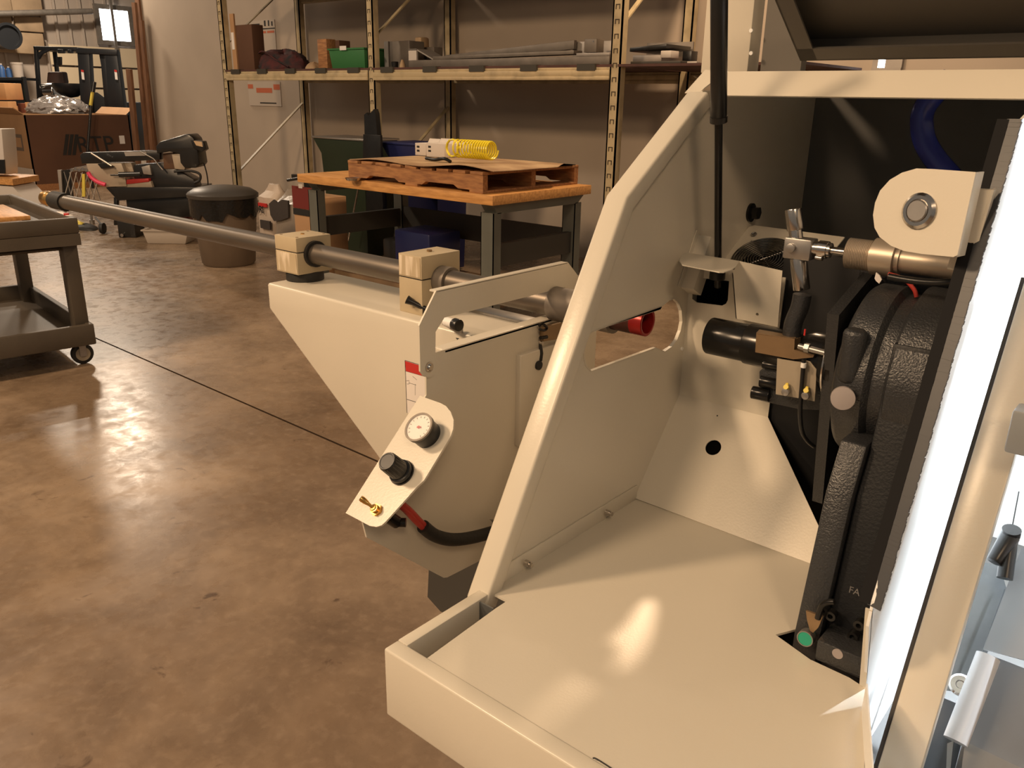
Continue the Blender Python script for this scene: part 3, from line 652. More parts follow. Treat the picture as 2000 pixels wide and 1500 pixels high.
# ------------------------------------------------------------------ BAR FEEDER (box, tube, console)
BF = thing('bar_feeder', 'cream bar feeder box carrying a long grey steel tube beside the lathe', 'bar feeder', (-1.2, 1.05, 0))
XB, YF, ZT = -.803, .971, 1.1276      # XB: plane of the side plate that bridges the tube
prof = [(-1.4955, ZT), (-1.4955, 1.0712), (-1.05, .7485), (-.87, .7485), (-.87, ZT)]
fb_ = obj('feeder_box', sheet(B(), [V((x, YF, z)) for x, z in prof], (0, .165, 0)), CREAM, BF, bev=.006, seg=3)
rp = [(.7635, 1.1610), (.7635, 1.1022), (.6400, .9880), (.634, .974), (.645, .9235), (.7934, .7897), (.8012, .7866), (.9015, .7811), (1.1524, .8728), (1.1524, 1.1610)]
sp2 = obj('side_plate', sheet(B(), [X3(XB + .003, p) for p in rp], (-.003, 0, 0)), CREAM, BF, smooth=False)
b = B(); box(b, (XB - .02, .80, 1.1545), (XB + .003, 1.152, 1.1612)); obj('side_plate_flange', b, CREAM, sp2, bev=.002, seg=3)
b = B(); box(b, (XB + .002, .9607, .961), (XB + .0125, 1.17, 1.1185)); obj('raised_cover', b, CREAM, sp2, bev=.002, seg=3)
b = B(); box(b, (-1.04, 1.085, ZT - .001), (-.875, 1.12, ZT + .006)); obj('slide_rail', b, ZINC, fb_, bev=.001)
# hand rail strap
hp = lambda x, y: P('X', XB + .006, x, y)
strap = [(819, 636), (852, 568), (1109, 512), (1150, 566), (1150, 640), (1128, 640), (1128, 590), (1103, 561), (868, 620.5), (851, 648), (850, 722), (847, 733), (838, 738), (828, 735), (821, 726)]
hr_ = obj('hand_rail', sheet(B(), [hp(*t) for t in strap], (-.003, 0, 0)), CREAM, BF, smooth=False)
a, c = hp(852, 568), hp(1109, 512)
b = B(); obox(b, a + V((0, 0, -.003)), c - a, (-.014, 0, 0), (0, 0, .003)); obj('hand_rail_flange', b, CREAM, hr_, bev=.001)
p = hp(838, 717); b = B(); lathe(b, p, AX, [(0, .0075), (.0012, .0075), (.0014, .0059), (.003, .0053), (.0047, .0035)]); obj('rail_screw', b, CHROME, hr_)
# warning label on the front of the box
lq = lambda x, y: P('Y', YF - .0006, x, y)
lb = obj('warning_label', sheet(B(), [lq(791, 704), lq(850, 722), lq(850, 824), lq(795, 806)], (0, .0005, 0)), WHITEP, fb_, smooth=False)
obj('label_red_band', sheet(B(), [lq(791.5, 705), lq(850, 723), lq(850, 741), lq(793, 725)], (0, -.0004, 0)), REDP, lb, smooth=False)
b = B(); tube(b, [lq(791, 704), lq(795, 806)], .0007, n=4); tube(b, [lq(791, 704), lq(850, 722)], .0006, n=4); tube(b, [lq(792, 724.5), lq(850, 741)], .0006, n=4); tube(b, [lq(795, 780), lq(850, 797)], .0006, n=4)
tube(b, [lq(794, 744), lq(799, 743), lq(799, 750), lq(795, 750)], .0004, n=4); tube(b, [lq(799, 748), lq(813, 752)], .0004, n=4); tube(b, [lq(811, 750), lq(811, 772)], .0004, n=4); tube(b, [lq(806, 735), lq(814, 742)], .0004, n=4)
obj('label_print', b, INK, lb)
# console with gauge, regulator knob, toggle switch
cn = V((0, -.7071, .7071)); ck = V((XB + .002, .7535, 1.1015))
kq = lambda x, y, h=0: PL(ck + cn * h, cn, x, y)
cpts = [(820, 773), (860, 787), (871, 793), (880, 804), (886, 820), (885, 838), (880, 852), (836, 925), (828, 938), (815, 950), (752, 1020), (745, 1026), (735, 1029), (722, 1027), (675, 1002)]
co = obj('control_console', sheet(B(), [kq(*t) for t in cpts], -cn * .003), CREAM, BF, smooth=False)
g = kq(836, 850)
ga = obj('pressure_gauge', lathe(B(), g, cn, [(0, .0195), (.017, .0195), (.018, .0212), (.023, .0212)], 36), BLACKP, BF)
obj('gauge_bezel', ring(B(), g + cn * .022, g + cn * .0250, .0215, .0188, 40), GREYM, ga)
obj('gauge_dial', cyl(B(), g + cn * .0225, g + cn * .0233, .0190, n=36), DIAL, ga)
su = V((0, .7071, .7071))
b = B(); a = g + cn * .0238; bar(b, a - V((-.004, 0, -.001)), a + V((-.0135, 0, -.0035)), .0022, .0004, up=cn); cyl(b, a - cn * .0004, a + cn * .0008, .002, n=14)
obj('gauge_needle', b, REDP, ga)
b = B()
for k in range(13):
    an = math.radians(225 - k * 22.5); d_ = AX * math.cos(an) + su * math.sin(an); bar(b, g + cn * .0235 + d_ * .0140, g + cn * .0235 + d_ * .0165, .0007, .0003, up=cn)
obj('dial_ticks', b, INK, ga)
obj('gauge_lens', cyl(B(), g + cn * .0246, g + cn * .0249, .0187, n=36), GLASS, ga)
k0 = kq(786, 924)
kn = obj('regulator_knob', lathe(B(), k0, cn, [(0, .0165), (.005, .0172), (.008, .0165), (.009, .0140), (.011, .0140), (.036, .0132), (.038, .0122), (.038, .0105), (.0375, .010)], 30), BLACKP, BF)
obj('knob_collar', ring(B(), k0, k0 + cn * .0025, .0182, .016, 30), BLACKM, kn)
b = B()
for k in range(20):
    an = k * math.pi / 10; d_ = AX * math.cos(an) + su * math.sin(an)
    cyl(b, k0 + cn * .014 + d_ * .0134, k0 + cn * .0355 + d_ * .0128, .0010, n=6)
o_ = obj('knob_ribs', b, BLACKP, kn)
t0_ = kq(737, 997)
tg = obj('toggle_switch', lathe(B(), t0_, cn, [(0, .0082), (.0016, .0082), (.0017, .0056), (.009, .0056), (.0092, .004), (.011, .0035)], 20), BRASS, BF)
b = B(); hexhead(b, t0_ + cn * .0016, cn, .0086, .003); obj('toggle_nut', b, BRASS, tg)
td = (cn + AX * -.75 + su * .15).normalized()
b = B(); lathe(b, t0_ + cn * .009, td, [(0, .0019), (.008, .0023), (.013, .0036), (.019, .0042), (.0215, .0036), (.022, .001)], 16); obj('toggle_lever', b, BRASS, tg)
b = B(); cyl(b, t0_ - cn * .003, t0_ - cn * .022, .007, n=16); obj('toggle_body', b, BLACKP, tg)
# hoses below the console
hz = lambda x, y, xx=XB + .028: P('X', xx, x, y)
for dx in (0, 9):
    b = B(); tube(b, smoothpts([hz(765 + dx, 975), hz(790 + dx, 995), hz(812 + dx, 1018), hz(835 + dx, 1040)]), .0042, n=10); obj('red_hose', b, REDH, BF)
b = B(); tube(b, smoothpts([hz(826, 1028), hz(850, 1046), hz(885, 1054), hz(930, 1048), hz(985, 1032)]), .0100, n=14); hh = obj('hose_sleeve', b, RUBBER, BF)
b = B(); p = hz(757, 1008); cyl(b, p, p + V((0, .016, -.016)), .009, n=14); cyl(b, p + V((0, .016, -.016)), p + V((.01, .024, -.016)), .0065, n=12); obj('push_fitting', b, BLACKM, BF)
b = B(); p = hz(962, 1019); sheet(b, [hz(956, 1014), hz(985, 1014), hz(985, 1024), hz(966, 1025)], (.003, 0, 0)); obj('hose_clip', b, ZINC, BF)
# clamp levers on the box top
def clamp(p, q, r):
    b = B(); tube(b, [p, p + (q - p) * .35, q], .006, n=12, rs=[.0085, .005, .0045]); return b
a = P('Z', 1.156, 795, 585); c = P('Z', 1.140, 833, 604)
lv = obj('clamp_lever', clamp(a, c, 1), BLACKP, BF); b = B(); b_ = P('Z', 1.1276, 838, 612); cyl(b, c, V((c.x, c.y, ZT)), .007, n=12); obj('lever_post', b, BLACKM, lv)
a = P('Z', 1.152, 892, 634); c = P('Z', 1.152, 871, 628)
lv2 = obj('clamp_knob', cyl(B(), a + V((-.006, 0, 0)), a + V((.008, -.002, 0)), .0105, n=12), BLACKP, BF, bev=.002)
obj('knob_sleeve', cyl(B(), c, a, .008, n=16), WHITE, lv2)
b = B(); tube(b, [P('Z', 1.140, 866, 632), P('Z', 1.140, 893, 648)], .0025, n=8); p = P('Z', ZT, 899, 650); cyl(b, p, p + V((0, 0, .008)), .005, n=10); obj('knob_pin', b, ZINC, lv2)
b = B(); sheet(b, [P('Z', ZT + .0002, 890, 660), P('Z', ZT + .0002, 897, 661), P('Z', ZT + .0002, 893, 664)], (0, 0, .0003)); obj('pointer_mark', b, INK, lv2)
# sensor block with hanging lever at the far end of the side plate
sq = lambda x, y: P('X', XB + .012, x, y)
sb2 = obj('stop_block', sheet(B(), [sq(1062, 640), sq(1100, 629), sq(1092, 662), sq(1062, 667)], (-.02, 0, 0)), BRONZE, BF, smooth=False)
b = B(); tube(b, smoothpts([sq(1053, 636), sq(1060, 633), sq(1068, 640), sq(1063, 645), sq(1054, 643)], 4), .0024, n=8); cyl(b, sq(1055, 660), sq(1068, 658), .003, n=10); obj('stop_spring', b, BLACKM, sb2)
b = B(); tube(b, [sq(1055, 668), sq(1057, 690), sq(1055, 705)], .004, n=10, rs=[.0026, .0036, .0036]); p = sq(1050, 713); cyl(b, p, p + V((.005, 0, 0)), .0076, n=20); obj('stop_lever', b, RUBBER, sb2, bev=.001)
p = sq(1055, 669); obj('lever_pivot', cyl(B(), p, p + V((.005, 0, 0)), .003, n=10), CHROME, sb2)
# blocks and tube
TZ = 1.187
def T_(x): return V((x, 1.05, TZ))
def block(x0, x1, y0, y1, z0, zs, z1):
    lo_ = obj('clamp_block_lower', box(B(), (x0, y0, z0), (x1, y1, zs - .001)), TANBLK, BF, bev=.0012)
    up_ = obj('clamp_block_upper', box(B(), (x0, y0, zs + .001), (x1, y1, z1)), TANBLK, BF, bev=.0012)
    return lo_, up_
l1_, u1_ = block(-1.507, -1.432, 1.006, 1.094, 1.147, 1.193, 1.2238)
obj('scuffed_face', box(B(), (-1.504, 1.0052, 1.15), (-1.435, 1.0062, 1.190)), SCUFF, l1_)
l2_, u2_ = block(-1.116, -1.056, 1.001, 1.099, ZT, 1.193, 1.2352)
obj('scuffed_face', box(B(), (-1.1135, 1.0002, 1.197), (-1.059, 1.0012, 1.2325)), SCUFF, u2_)
for o_, xs, ys, z in ((u1_, (-1.497, -1.442), (1.016, 1.084), 1.2238), ):
    for x in xs:
        for y in ys: obj('block_screw', cyl(B(), (x, y, z - .001), (x, y, z + .0005), .003, n=10), BRONZE, o_)
obj('block_plug', cyl(B(), (-1.4695, 1.05, 1.223), (-1.4695, 1.05, 1.2255), .004, n=12), BRASS, u1_)
obj('block_plug', cyl(B(), (-1.086, 1.05, 1.2345), (-1.086, 1.05, 1.2385), .005, n=12), BRONZE, u2_)
obj('rubber_foot_disc', cyl(B(), (-1.4695, 1.05, 1.124), (-1.4695, 1.05, 1.148), .040, n=36), RUBBER, l1_, bev=.003)
obj('split_line', box(B(), (-1.505, 1.008, 1.1915), (-1.434, 1.092, 1.1945)), RUBBER, l1_)
obj('split_line', box(B(), (-1.114, 1.003, 1.1915), (-1.058, 1.097, 1.1945)), RUBBER, l2_)
tb = obj('steel_tube', cyl(B(), T_(-2.70), T_(-.64), .0215, n=32), STEEL, BF)
obj('tube_collar', ring(B(), T_(-1.436), T_(-1.424), .0275, .021, 32), RUBBER, tb)
obj('tube_collar', ring(B(), T_(-1.06), T_(-1.030), .0265, .021, 32), GREYM, tb)
obj('tube_sleeve', lathe(B(), T_(-.797), AX, [(0, .0215), (.002, .028), (.12, .028)], 32), GREYM, tb)
obj('tube_end_ring', ring(B(), T_(-2.72), T_(-2.64), .0265, .021, 32), RUBBER, tb)
b = B(); lathe(b, T_(-2.79), AX, [(0, .018), (.004, .0215), (.022, .0215), (.024, .0225), (.04, .0225), (.042, .0215), (.075, .0215)], 32); obj('brass_end_cap', b, BRASS, tb)
obj('red_guide_bush', ring(B(), T_(-.70), T_(-.6185), .0215, .0165, 32), RED, tb, bev=.001)
obj('bush_bore', cyl(B(), T_(-.66), T_(-.64), .017), INK, tb)

# ------------------------------------------------------------------ PALLET RACK
RK = thing('pallet_rack', 'old cream pallet rack with slotted uprights along the back wall', 'storage rack', (-6.5, 6.1, 0))
RF, RBk = 5.6, 6.65
ZBm = 1.655; ZD = 1.77
posts = [(-9.13, 448), (-6.56, 727), (-3.745, 1200)]
slot_me = None
for i, (x, _) in enumerate(posts):
    for y, nm in ((RF, 'upright'), (RBk, 'rear_upright')):
        b = B()
        box(b, (x - .045, y, 0), (x + .045, y + .012, 3.4)); box(b, (x - .045, y, 0), (x - .033, y + .075, 3.4)); box(b, (x + .033, y, 0), (x + .045, y + .075, 3.4)); box(b, (x - .09, y - .04, 0), (x + .09, y + .12, .012))
        up = obj(nm, b, RACKP, RK)
        if y == RF:
            for k in range(20):
                z = .62 + k * .102
                if slot_me is None:
                    b = B(); box(b, (-.022, -.0015, 0), (-.014, .001, .035)); box(b, (-.014, -.0015, .028), (.018, .001, .035)); box(b, (.010, -.0015, 0), (.018, .001, .035))
                    slot_me = obj('slot', b, RACKD, up, smooth=False); slot_me.location = V((x, y, z)) - worldloc(up)
                else: share(slot_me, up, (x, y, z))
    for z0, z1 in ((.62, 1.42), (2.05, 2.85)):
        b = B(); a, c = ((x, RF + .06, z0), (x, RBk + .01, z1)); bar(b, a, c, .012, .042, up=(1, 0, 0)); obj('diagonal_brace', b, RACKP, RK)
    for z0 in (.25, 3.1): b = B(); bar(b, (x, RF + .06, z0), (x, RBk + .01, z0), .012, .04); obj('cross_brace', b, RACKP, RK)
spans = [(-9.085, -6.605), (-6.515, -3.79), (-3.70, -2.3)]
clipm = None
for x0, x1 in spans:
    for zt in (ZBm, 2.56):
        if zt > 2 and x0 > -4: continue
        for y in (RF - .02, RBk + .03):
            if x0 > -4 and y < 6: continue
            b = B(); box(b, (x0, y, zt), (x1, y + .05, zt + .028)); box(b, (x0, y + .004, zt + .028), (x1, y + .05, zt + .072)); box(b, (x0, y + .018, zt + .072), (x1, y + .05, zt + .095)); obj('beam', b, RACKP, RK, bev=.003)
        n = 5
        for k in range(n):
            yy = RF - .005 + k * (RBk - RF + .06) / n
            obj('deck_board', box(B(), (x0 - .02, yy, zt + .095), (x1 + .02, yy + (RBk - RF + .06) / n - .002, zt + .113)), DECK, RK)
        if x0 < -4 and zt < 2:
            for k in range(5):
                xx = x0 + .12 + k * (x1 - x0 - .3) / 4.2
                if clipm is None: clipm = obj('deck_clip', box(B(), (0, -.006, 0), (.17, .06, .05)), CLIP, RK); clipm.location = V((xx, RF - .02, zt + .068)) - worldloc(RK)
                else: share(clipm, RK, (xx, RF - .02, zt + .068))
def rbox(name, label, cat, mt, x0, x1, yt, Y, dep, zb=ZD, group=None, bev=.004, rot=0, mats=None):
    """box standing on the shelf: front face on plane Y between two photo columns"""
    a, c = P('Y', Y, x0, 115), P('Y', Y, x1, 115); zt = P('Y', Y, (x0 + x1) / 2, yt).z
    b = B(); box(b, (a.x, Y, zb), (c.x, Y + dep, zt))
    return b, a.x, c.x, zt
# things on the shelf
def deck(bm, *a): return bm
b, x0, x1, zt = rbox('', '', '', None, 459, 496, 48, 5.70, .15)
t = thing('flat_carton', 'dark brown flat carton standing on edge at left end of shelf', 'carton', (x0, 5.70, ZD))
obj('carton_body', b, CARDD, t, bev=.005); obj('carton_edge', box(B(), (x0 - .01, 5.68, ZD), (x0 + .07, 5.699, zt + .12)), CARD, t)
obj('carton_label', box(B(), (x0 + .0, 5.676, ZD + .22), (x0 + .05, 5.68, ZD + .40)), WHITEP, t)
def heap(name, cx, cy, cz, rx, ry, rz, mt, seed, amp=.22, n=28, m=12, crump=0):
    rnd = random.Random(seed); ph = [(rnd.uniform(0, 6.28), rnd.randint(2, 5), rnd.uniform(.3, 1)) for _ in range(5)]
    b = B(); rings = []
    for j in range(m + 1):
        t = j / m; rr_ = math.cos(t * math.pi / 2) ** .8 if j < m else .02; zz_ = math.sin(t * math.pi / 2) * rz
        r = []
        for i in range(n):
            a = 2 * math.pi * i / n; k = 1 + amp * sum(w_ * math.sin(f_ * a + p_ + t * 3) for p_, f_, w_ in ph) / 3
            r.append((cx + rx * rr_ * k * math.cos(a) + rnd.uniform(-1, 1) * crump, cy + ry * rr_ * k * math.sin(a) + rnd.uniform(-1, 1) * crump, max(cz, cz + zz_ * (1 + .15 * math.sin(3 * a + ph[0][0])) + (rnd.uniform(-1, 1) * crump if j else 0))))
        rings.append(r)
    loft(b, rings); return b
def center(x0, x1, Y): a, c = P('Y', Y, x0, 120), P('Y', Y, x1, 120); return (a.x + c.x) / 2, abs(c.x - a.x) / 2
cx, rx = center(521, 605, 6.05)
t = thing('folded_cloth', 'crumpled dark red and black cloth heap beside brown carton on shelf', 'cloth', (cx, 6.0, ZD))
obj('cloth_body', heap('', cx, 6.0, ZD, rx * 1.05, .25, .20, CLOTH, 3, .30, 36, 12, .012), CLOTH, t)
b = B(); tube(b, smoothpts([(cx - rx * .9, 5.80, ZD + .05), (cx - rx * .4, 5.77, ZD + .17), (cx, 5.75, ZD + .19), (cx + rx * .5, 5.76, ZD + .10), (cx + rx * .95, 5.78, ZD + .03)]), .008); obj('red_hem', b, CLOTH, t)
cx, rx = center(603, 624, 5.85); tag(obj('rag', heap('', cx, 5.85, ZD, rx, .08, .07, CLOTH, 5), CARDS), 'small tan rag between cloth heap and wooden block on shelf', 'rag')
b, x0, x1, zt = rbox('', '', '', None, 621, 639, 76, 5.75, .12); tag(obj('wood_block', b, PALLET, bev=.006), 'upright wooden block left of the green bin on shelf', 'wood block')
b, x0, x1, zt = rbox('', '', '', None, 641, 664, 79, 6.1, .15); tag(obj('small_carton', b, CARDD, bev=.005), 'small dark carton behind the green bin on shelf', 'carton')
a, c = P('Y', 5.7, 643, 120).x, P('Y', 5.7, 712, 120).x; zt = P('Y', 5.7, 675, 97).z
t = thing('green_bin', 'open green plastic parts bin on the shelf by middle upright', 'bin', (a, 5.8, ZD))
b = B(); loft(b, [[(a + .02, 5.72, ZD), (c - .02, 5.72, ZD), (c - .02, 5.98, ZD), (a + .02, 5.98, ZD)], [(a, 5.70, zt), (c, 5.70, zt), (c, 6.0, zt), (a, 6.0, zt)]]); obj('bin_body', b, GREENB, t, bev=.006)
obj('bin_rim', sheet(B(), [(a - .01, 5.69, zt), (c + .01, 5.69, zt), (c + .01, 6.01, zt), (a - .01, 6.01, zt)], (0, 0, .015), [[(a + .02, 5.72, zt), (c - .02, 5.72, zt), (c - .02, 5.98, zt), (a + .02, 5.98, zt)]]), GREENB, t)
obj('bin_tag', box(B(), ((a + c) / 2 - .08, 5.684, zt - .005), ((a + c) / 2 + .02, 5.69, zt + .035)), WHITEP, t)
b, x0, x1, zt = rbox('', '', '', None, 757, 800, 80, 5.9, .2)
t = thing('steel_block', 'grey machined steel block right of the middle upright on shelf', 'steel block', (x0, 5.9, ZD)); obj('block_body', b, GREYM, t, bev=.004); obj('bright_end_face', box(B(), (x0 - .03, 5.885, ZD), (x0 + .03, 5.9, zt)), GREYL, t)
b, x0, x1, zt = rbox('', '', '', None, 810, 823, 72, 6.2, .12); tag(obj('paper_roll', b, CARDS, bev=.02), 'tan rolled paper standing behind white bracket on shelf', 'paper roll')
a, c = P('Y', 5.85, 798, 112), P('Y', 5.85, 846, 112); zt = P('Y', 5.85, 805, 97).z
t = thing('angle_bracket', 'folded white metal bracket lying on grey boards on shelf', 'bracket', (a.x, 5.9, ZD))
b = B(); box(b, (a.x, 5.85, ZD + .07), (a.x + .11, 5.87, zt)); obj('bracket_face', b, BOXW, t)
b = B(); bar(b, (a.x, 5.95, zt), (a.x + .12, 5.95, zt), .2, .012); bar(b, (a.x + .11, 5.95, zt), (c.x, 5.95, ZD + .075), .2, .012); obj('bracket_fold', b, GREYL, t)
b, x0, x1, zt = rbox('', '', '', None, 820, 848, 92, 6.15, .12); tag(obj('grey_plate', b, GREYM, bev=.004), 'grey square plate behind the white bracket on shelf', 'plate')
b = B(); p = P('Y', 5.68, 768, 120); lathe(b, (p.x, 5.70, ZD), (0, 0, 1), [(0, .03), (.05, .035), (.055, .03)]); tag(obj('black_cup', b, BLACKP), 'small black cup in front of steel block on shelf', 'cup')
b = B(); p = P('Y', 5.68, 783, 120); lathe(b, (p.x, 5.70, ZD), (0, 0, 1), [(0, .03), (.03, .026), (.07, .01)]); tag(obj('tan_cone', b, CARDS), 'small tan cone beside the black cup on shelf', 'cone')
def lbar(name, label, x0, x1, z0, h, Y, dep, mt, dz=0):
    a, c = P('Y', Y, x0, 115).x, P('Y', Y, x1, 115).x
    b = B(); obox(b, (a, Y, z0), (c - a, 0, dz), (0, dep, 0), (0, 0, h)); return tag(obj(name, b, mt, bev=.003), label, 'metal bar', 'long bars on the shelf')
lbar('long_bar', 'longest grey steel channel lying at the front of the shelf', 798, 1190, ZD, .065, 5.72, .09, GREYM)
lbar('long_bar', 'grey flat bar lying on top of the longest channel', 845, 1120, ZD + .066, .03, 5.76, .12, GREYM, .02)
lbar('long_bar', 'tilted grey plate strip rising behind the front channel', 870, 1120, ZD + .05, .07, 6.0, .04, GREYM, .09)
lbar('long_bar', 'pale grey bar at right end of the stacked bars', 1125, 1190, ZD + .066, .025, 5.73, .06, GREYL)
lbar('long_bar', 'pale upright plate behind the small grey box on shelf', 1118, 1192, ZD, .20, 6.05, .03, GREYL)
zz0 = ZD + .094
a, c = P('Y', 5.74, 1141, 100).x, P('Y', 5.74, 1165, 100).x
t = thing('grey_box', 'small square grey metal box standing on the stacked bars', 'box', (a, 5.8, zz0)); obj('box_body', box(B(), (a, 5.735, zz0), (c, 5.84, zz0 + .10)), GREYM, t, bev=.004); obj('box_screw', cyl(B(), (c - .03, 5.736, zz0 + .08), (c - .03, 5.732, zz0 + .08), .006, n=10), CHROME, t)
# right bay bits
def rb2_(name, label, cat, mt, x0, x1, z0, z1, Y, dep, tilt=0):
    a, c = P('Y', Y, x0, 110).x, P('Y', Y, x1, 110).x
    return tag(obj(name, obox(B(), (a, Y, z0), (c - a, 0, tilt), (0, dep, 0), (0, 0, z1 - z0)), mt, bev=.003), label, cat)
rb2_('metal_tray', 'shallow grey tray of papers right of the slotted upright', 'tray', GREYL, 1236, 1292, ZD + .02, ZD + .075, 5.9, .4)
rb2_('black_plate', 'black square plate lying on the grey tray', 'plate', BLACKP, 1229, 1300, ZD + .10, ZD + .13, 5.88, .38, .02)
rb2_('white_carton', 'small pale carton on the end of the grey tray', 'carton', BOXW, 1290, 1310, ZD + .05, ZD + .10, 5.85, .12)
rb2_('steel_angle', 'long pale steel angle at the right end of the shelf', 'steel angle', GREYL, 1296, 1362, ZD, ZD + .022, 5.85, .05)
rb2_('black_clamp', 'small black clamp by the rear right upright', 'clamp', BLACKP, 1333, 1350, ZD + .01, ZD + .11, 6.1, .1)
rb2_('grey_sheet', 'grey sheet leaning at the back of the right bay', 'sheet', GREYM, 1262, 1352, ZD + .02, ZD + .19, 6.30, .02)
rb2_('flat_plate', 'dark flat plate stack under the steel angle', 'plate', CLIP, 1232, 1330, ZD - .0, ZD + .02, 5.7, .1)
# posters on the wall
def poster(x0, x1, y0, y1, label, red, black):
    a, c = P('Y', WY, x0, y1), P('Y', WY, x1, y0)
    t = thing('wall_poster', label, 'poster', (a.x, WY, a.z)); obj('sheet_of_paper', box(B(), (a.x, WY - .012, a.z), (c.x, WY - .002, c.z)), mat('poster_paper', (.50, .43, .36), .7), t)
    W, H = c.x - a.x, c.z - a.z
    for (u0, v0, u1, v1) in red: obj('red_heading', box(B(), (a.x + u0 * W, WY - .014, a.z + v0 * H), (a.x + u1 * W, WY - .012, a.z + v1 * H)), mat('poster_red', (.50, .13, .06), .7), t)
    for (u0, v0, u1, v1) in black: obj('black_print', box(B(), (a.x + u0 * W, WY - .014, a.z + v0 * H), (a.x + u1 * W, WY - .012, a.z + v1 * H)), INK, t)
poster(494, 537, 38, 124, 'paper poster with dark pictures and red heading above the shelf', [(.03, .70, .65, .75), (.70, .70, .97, .75)], [(.02, .79, 1, .815), (.08, .87, .42, .93), (.60, .86, .66, .99), (.75, .86, .80, .99), (.88, .86, .93, .96)] )
poster(489, 548, 160, 206, 'lower paper poster with red blocks on wall below the shelf', [(.0, .72, .16, .9), (.26, .55, .75, .75), (.80, .68, .99, .9)], [(.35, .10, .85, .15)])

# ------------------------------------------------------------------ WORKBENCH and what is on and under it
BX0, BX1, BY0, BY1, BZ = -5.52, -3.49, 3.93, 5.00, .93
WB = thing('workbench', 'long workbench with orange wooden top and grey steel legs', 'workbench', (-4.5, 4.45, 0))
for k in range(4):
    y0 = BY0 + k * (BY1 - BY0) / 4
    obj('top_plank', box(B(), (BX0, y0, BZ - .062), (BX1, y0 + (BY1 - BY0) / 4 - .002, BZ)), WOOD, WB, bev=.003)
for x in (BX0 + .10, BX1 - .10):
    for y in (BY0 + .06, BY1 - .13):
        b = B(); box(b, (x - .055, y, 0), (x + .055, y + .006, BZ - .12)); box(b, (x + .049, y, 0), (x + .055, y + .075, BZ - .12)); box(b, (x - .055, y, 0), (x - .049, y + .075, BZ - .12)); box(b, (x - .08, y - .02, 0), (x + .08, y + .1, .008))
        obj('leg', b, BENCHG, WB)
    b = B(); sheet(b, [(x - .05, BY0 + .05, BZ - .062), (x - .05, BY1 - .02, BZ - .062), (x - .05, BY1 - .10, BZ - .125), (x - .05, BY0 + .1, BZ - .125)], (.105, 0, 0)); obj('end_channel', b, BENCHG, WB)
    b = B(); box(b, (x - .02, BY0 + .1, .45), (x + .03, BY1 - .08, .60)); obj('end_panel', b, BENCHD, WB)
obj('rear_stringer', box(B(), (BX0 + .1, BY1 - .12, .42), (BX1 - .1, BY1 - .10, .62)), BENCHD, WB)
b = B(); box(b, (BX0 + .14, BY0 + .2, .14), (BX1 - .15, BY1 - .15, .17)); obj('lower_shelf', b, mat('worn_shelf_board', (.22, .14, .075), .7, var=.3), WB)
# vise handle at the left end
t = thing('bench_clamp', 'black bar clamp at the left end of the workbench', 'clamp', (BX0 - .1, 4.6, .86))
p, q_ = P('Y', 4.3, 572, 344), P('Y', 4.3, 612, 347); b = B(); bar(b, p, q_ + V((.1, 0, 0)), .035, .035); obj('clamp_bar', b, SAWB, t, bev=.005)
p, q_ = P('Y', 4.2, 562, 352), P('Y', 4.2, 592, 347); b = B(); cyl(b, p, q_, .012); obj('clamp_handle', b, SAWB, t)
p = P('Y', 4.3, 592, 352); b = B(); box(b, p + V((0, 0, -.12)), p + V((.12, .1, 0))); obj('clamp_jaw', b, SAWB, t, bev=.008)
# pallet
PZ = BZ; pa = P('Z', BZ, 744, 357); pb = P('Z', BZ, 958, 381)
px0, px1 = -4.93, -3.60; py0, py1 = BY0 + .03, BY1 - .02; PH = .135
PT = thing('wooden_pallet', 'worn wooden pallet lying on the workbench top', 'pallet', (-4.2, 4.4, BZ))
for k in range(3):
    y = py0 + k * (py1 - py0 - .045) / 2
    obj('stringer', sheet(B(), [(px0, y, PZ + .018), (px0 + .2, y, PZ + .018), (px0 + .24, y, PZ + .04), (px0 + .50, y, PZ + .04), (px0 + .54, y, PZ + .018), (px1 - .56, y, PZ + .018), (px1 - .52, y, PZ + .04), (px1 - .26, y, PZ + .04), (px1 - .22, y, PZ + .018), (px1, y, PZ + .018), (px1, y, PZ + PH - .02), (px0, y, PZ + PH - .02)], (0, .045, 0)), PALLET, PT)
for k in range(9):
    x = px0 + k * (px1 - px0 - .11) / 8; obj('top_slat', box(B(), (x, py0 - .004, PZ + PH - .02), (x + .11, py1 + .004, PZ + PH)), PALLET, PT, bev=.003)
for x in (px0, (px0 + px1) / 2 - .06, px1 - .12): obj('bottom_slat', box(B(), (x, py0, PZ), (x + .12, py1, PZ + .018)), PALLET, PT, bev=.003)
# cardboard sheet with a wavy edge
b = B(); nx, ny = 26, 10; gx0, gx1 = -4.90, -3.52; rows = []
def shz(u, v):
    z = BZ + PH + .004 + .03 * max(0, u - .25) * (1 - v) * 1.2
    z += .012 * math.sin(u * 9) * (1 - v) ** 2 - .05 * max(0, u - .82) / .18 * (.4 + .6 * (1 - v)) * .6
    return max(z, BZ + PH + .003)
for lay in (0, .004):
    rows.append([[b.verts.new((gx0 + (gx1 - gx0) * i / nx - (.16 * max(0, j / ny - .7) / .3 if i == nx else 0), py0 - .01 + .06 * math.sin(i / nx * 7) * (1 - j / ny) * .5 + (py1 - py0 - .06) * j / ny, shz(i / nx, j / ny) + lay)) for i in range(nx + 1)] for j in range(ny + 1)])
for L in rows:
    for j in range(ny):
        for i in range(nx): b.faces.new((L[j][i], L[j][i + 1], L[j + 1][i + 1], L[j + 1][i]))
L, Mw = rows
for i in range(nx):
    for j in (0, ny): b.faces.new((L[j][i], L[j][i + 1], Mw[j][i + 1], Mw[j][i]))
